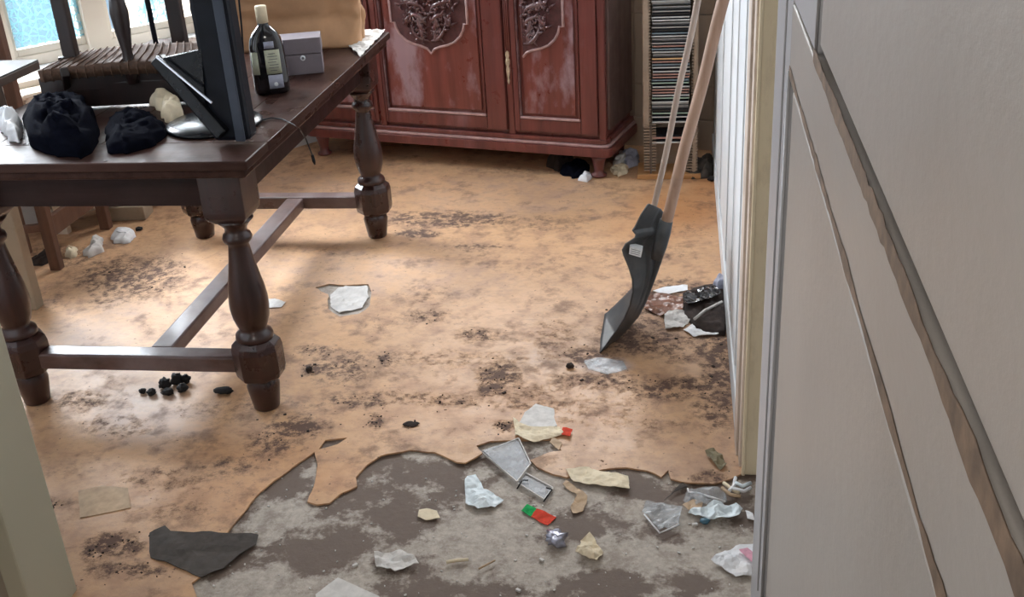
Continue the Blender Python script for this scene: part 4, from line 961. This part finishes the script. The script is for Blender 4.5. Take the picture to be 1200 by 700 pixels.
o = tag(link('soil_crumbs', cr, M['soil']), 'dark brown soil crumbs scattered over the orange lino', 'crumbs'); o['kind'] = 'stuff'
# heap of dirt by the right wall
heap('soil_pile', [(800,345),(815,338),(846,332),(850,350),(852,375),(850,395),(835,392),(815,388),(802,370)], 0.001, .020, M['soil'], 'pile of dark soil swept against the foot of the right wall', 'soil', 5, .9)
sheet('glass_shard', [(778,372),(790,366),(806,366),(810,376),(800,386),(780,388)], 0.0, M['greyp'], 'pale glassy shard left of the soil pile', 'shard', .012, .002, .012, 41)
sheet('glass_shard', [(801,388),(812,382),(840,384),(842,394),(812,396)], 0.0, M['paper'], 'whitish flat shard in front of the soil pile', 'shard', .008, .002, .012, 42)
sheet('glass_bottle_piece', [(800,352),(806,344),(836,338),(845,345),(830,354),(806,360)], .022, M['glassdark'], 'dark glass piece on top of the soil pile', 'glass piece', .012, .003, .012, 43)
tubeobj('spoon_handle', [(814,374),(826,364),(838,358),(846,354)], .030, .005, M['greyp'], 'greyish stick lying across the soil pile', 'stick')
sheet('paper_scrap', [(765,342),(780,337),(806,335),(806,341),(780,346)], 0.0, M['paper'], 'thin whitish strip above the soil pile near shovel', 'paper', .004, .001, .012, 44)
heap('plastic_wrapper', [(836,334),(842,328),(849,330),(850,338),(842,340)], 0.012, .025, M['lgrey'], 'small blue grey wrapper at the wall above the soil pile', 'wrapper', 9, .6)
sheet('brown_glass', [(756,352),(770,346),(800,350),(800,366),(775,372),(756,364)], 0.0, plain('brown_glass', (.22, .09, .05), .3, .3, 40), 'reddish brown thin scrap between shovel and soil pile', 'scrap', .008, .002, .012, 45)
sheet('plastic_scrap', [(684,424),(700,420),(730,424),(735,434),(712,440),(690,434)], 0.0, M['clear'], 'thin clear plastic scrap under the shovel tip', 'plastic scrap', .003, .0008, .012, 46)
sheet('plaster_lump', [(386,346),(404,336),(430,337),(433,350),(424,362),(398,369),(388,362)], -.0055, M['greyp'], 'grey broken mortar showing in the round hole of the lino', 'mortar', .006, .002, .012, 47, .004)
sheet('paper_scrap', [(309,352),(322,351),(335,355),(330,361),(311,362)], 0.0, M['greyp'], 'whitish flat scrap right behind the front table leg', 'paper', .003, .001, .012, 48)
# rubbish under the sideboard
TR = [((655,204),(664,198),(680,190),(690,196),(690,206),(672,210)), ((677,212),(684,206),(692,205),(694,209),(688,214)), ((714,200),(722,194),(734,196),(735,204),(724,208)), ((728,186),(738,178),(748,182),(748,194),(736,198)), ((640,196),(650,186),(668,182),(672,192),(655,202)), ((718,196),(726,184),(734,180),(736,190),(726,198))]
TM = [(.035, 'cloth', 'black rag bundle under the right end of the sideboard', 'rag'), (.020, 'paper', 'crumpled white paper just left of the sideboard front leg', 'paper'), (.022, 'cream', 'cream crumpled wrapper just right of the sideboard front leg', 'wrapper'), (.035, 'lgrey', 'bluish grey plastic bag below the sideboard side', 'bag'), (.045, 'soil', 'dark rubbish bundle deeper under the sideboard', 'rubbish'), (.03, 'greyp', 'grey crumpled paper behind the sideboard front leg', 'paper')]
for i, (q, (h_, mt, lb, ct)) in enumerate(zip(TR, TM)): heap('crumpled_'+ct, q, 0.0, h_, M[mt], lb, ct, 30+i, .8)
heap('debris_pile', [(800,205),(812,196),(836,192),(838,205),(828,210),(808,210)], 0.0, .05, M['flap'], 'grey brown debris pile in the far right corner', 'debris', 50, .8)
lump('dark_stone', 834, 212, .018, .02, M['soil'], 'dark clod at the foot of the far right wall', 'clod', 0, 51)
# rubbish near radiator
heap('crumpled_paper', [(96,300),(106,294),(112,280),(122,282),(120,296),(108,302)], 0.0, .035, M['greyp'], 'greyish crumpled paper by the chair leg near radiator', 'paper', 60, .7)
heap('crumpled_paper', [(76,300),(82,292),(90,294),(90,302),(82,304)], 0.0, .025, M['cream'], 'small cream crumpled paper between chair legs', 'paper', 61, .7)
heap('plastic_tub', [(132,278),(136,285),(150,286),(160,278),(158,272),(136,272)], 0.0, .028, M['paper'], 'small white tub lying on the floor beyond the table', 'tub', 62, .2)
lump('dark_stone', 163, 270, .014, .014, M['coal'], 'small black bit just right of the white tub', 'bit', 0, 63)
heap('soil_pile', [(36,306),(50,298),(60,294),(64,304),(50,312),(38,312)], 0.0, .02, M['soil'], 'small dark dirt pile left of the brown chair leg', 'soil', 64, .9)
bxx = MB().box(G(150, 258)+V(0, .04, .03), (.15, .10, .06), rz=.1)
tag(link('cardboard_box', bxx, M['cream2'], bevel=.004), 'low pale cardboard box on floor below the window', 'box')
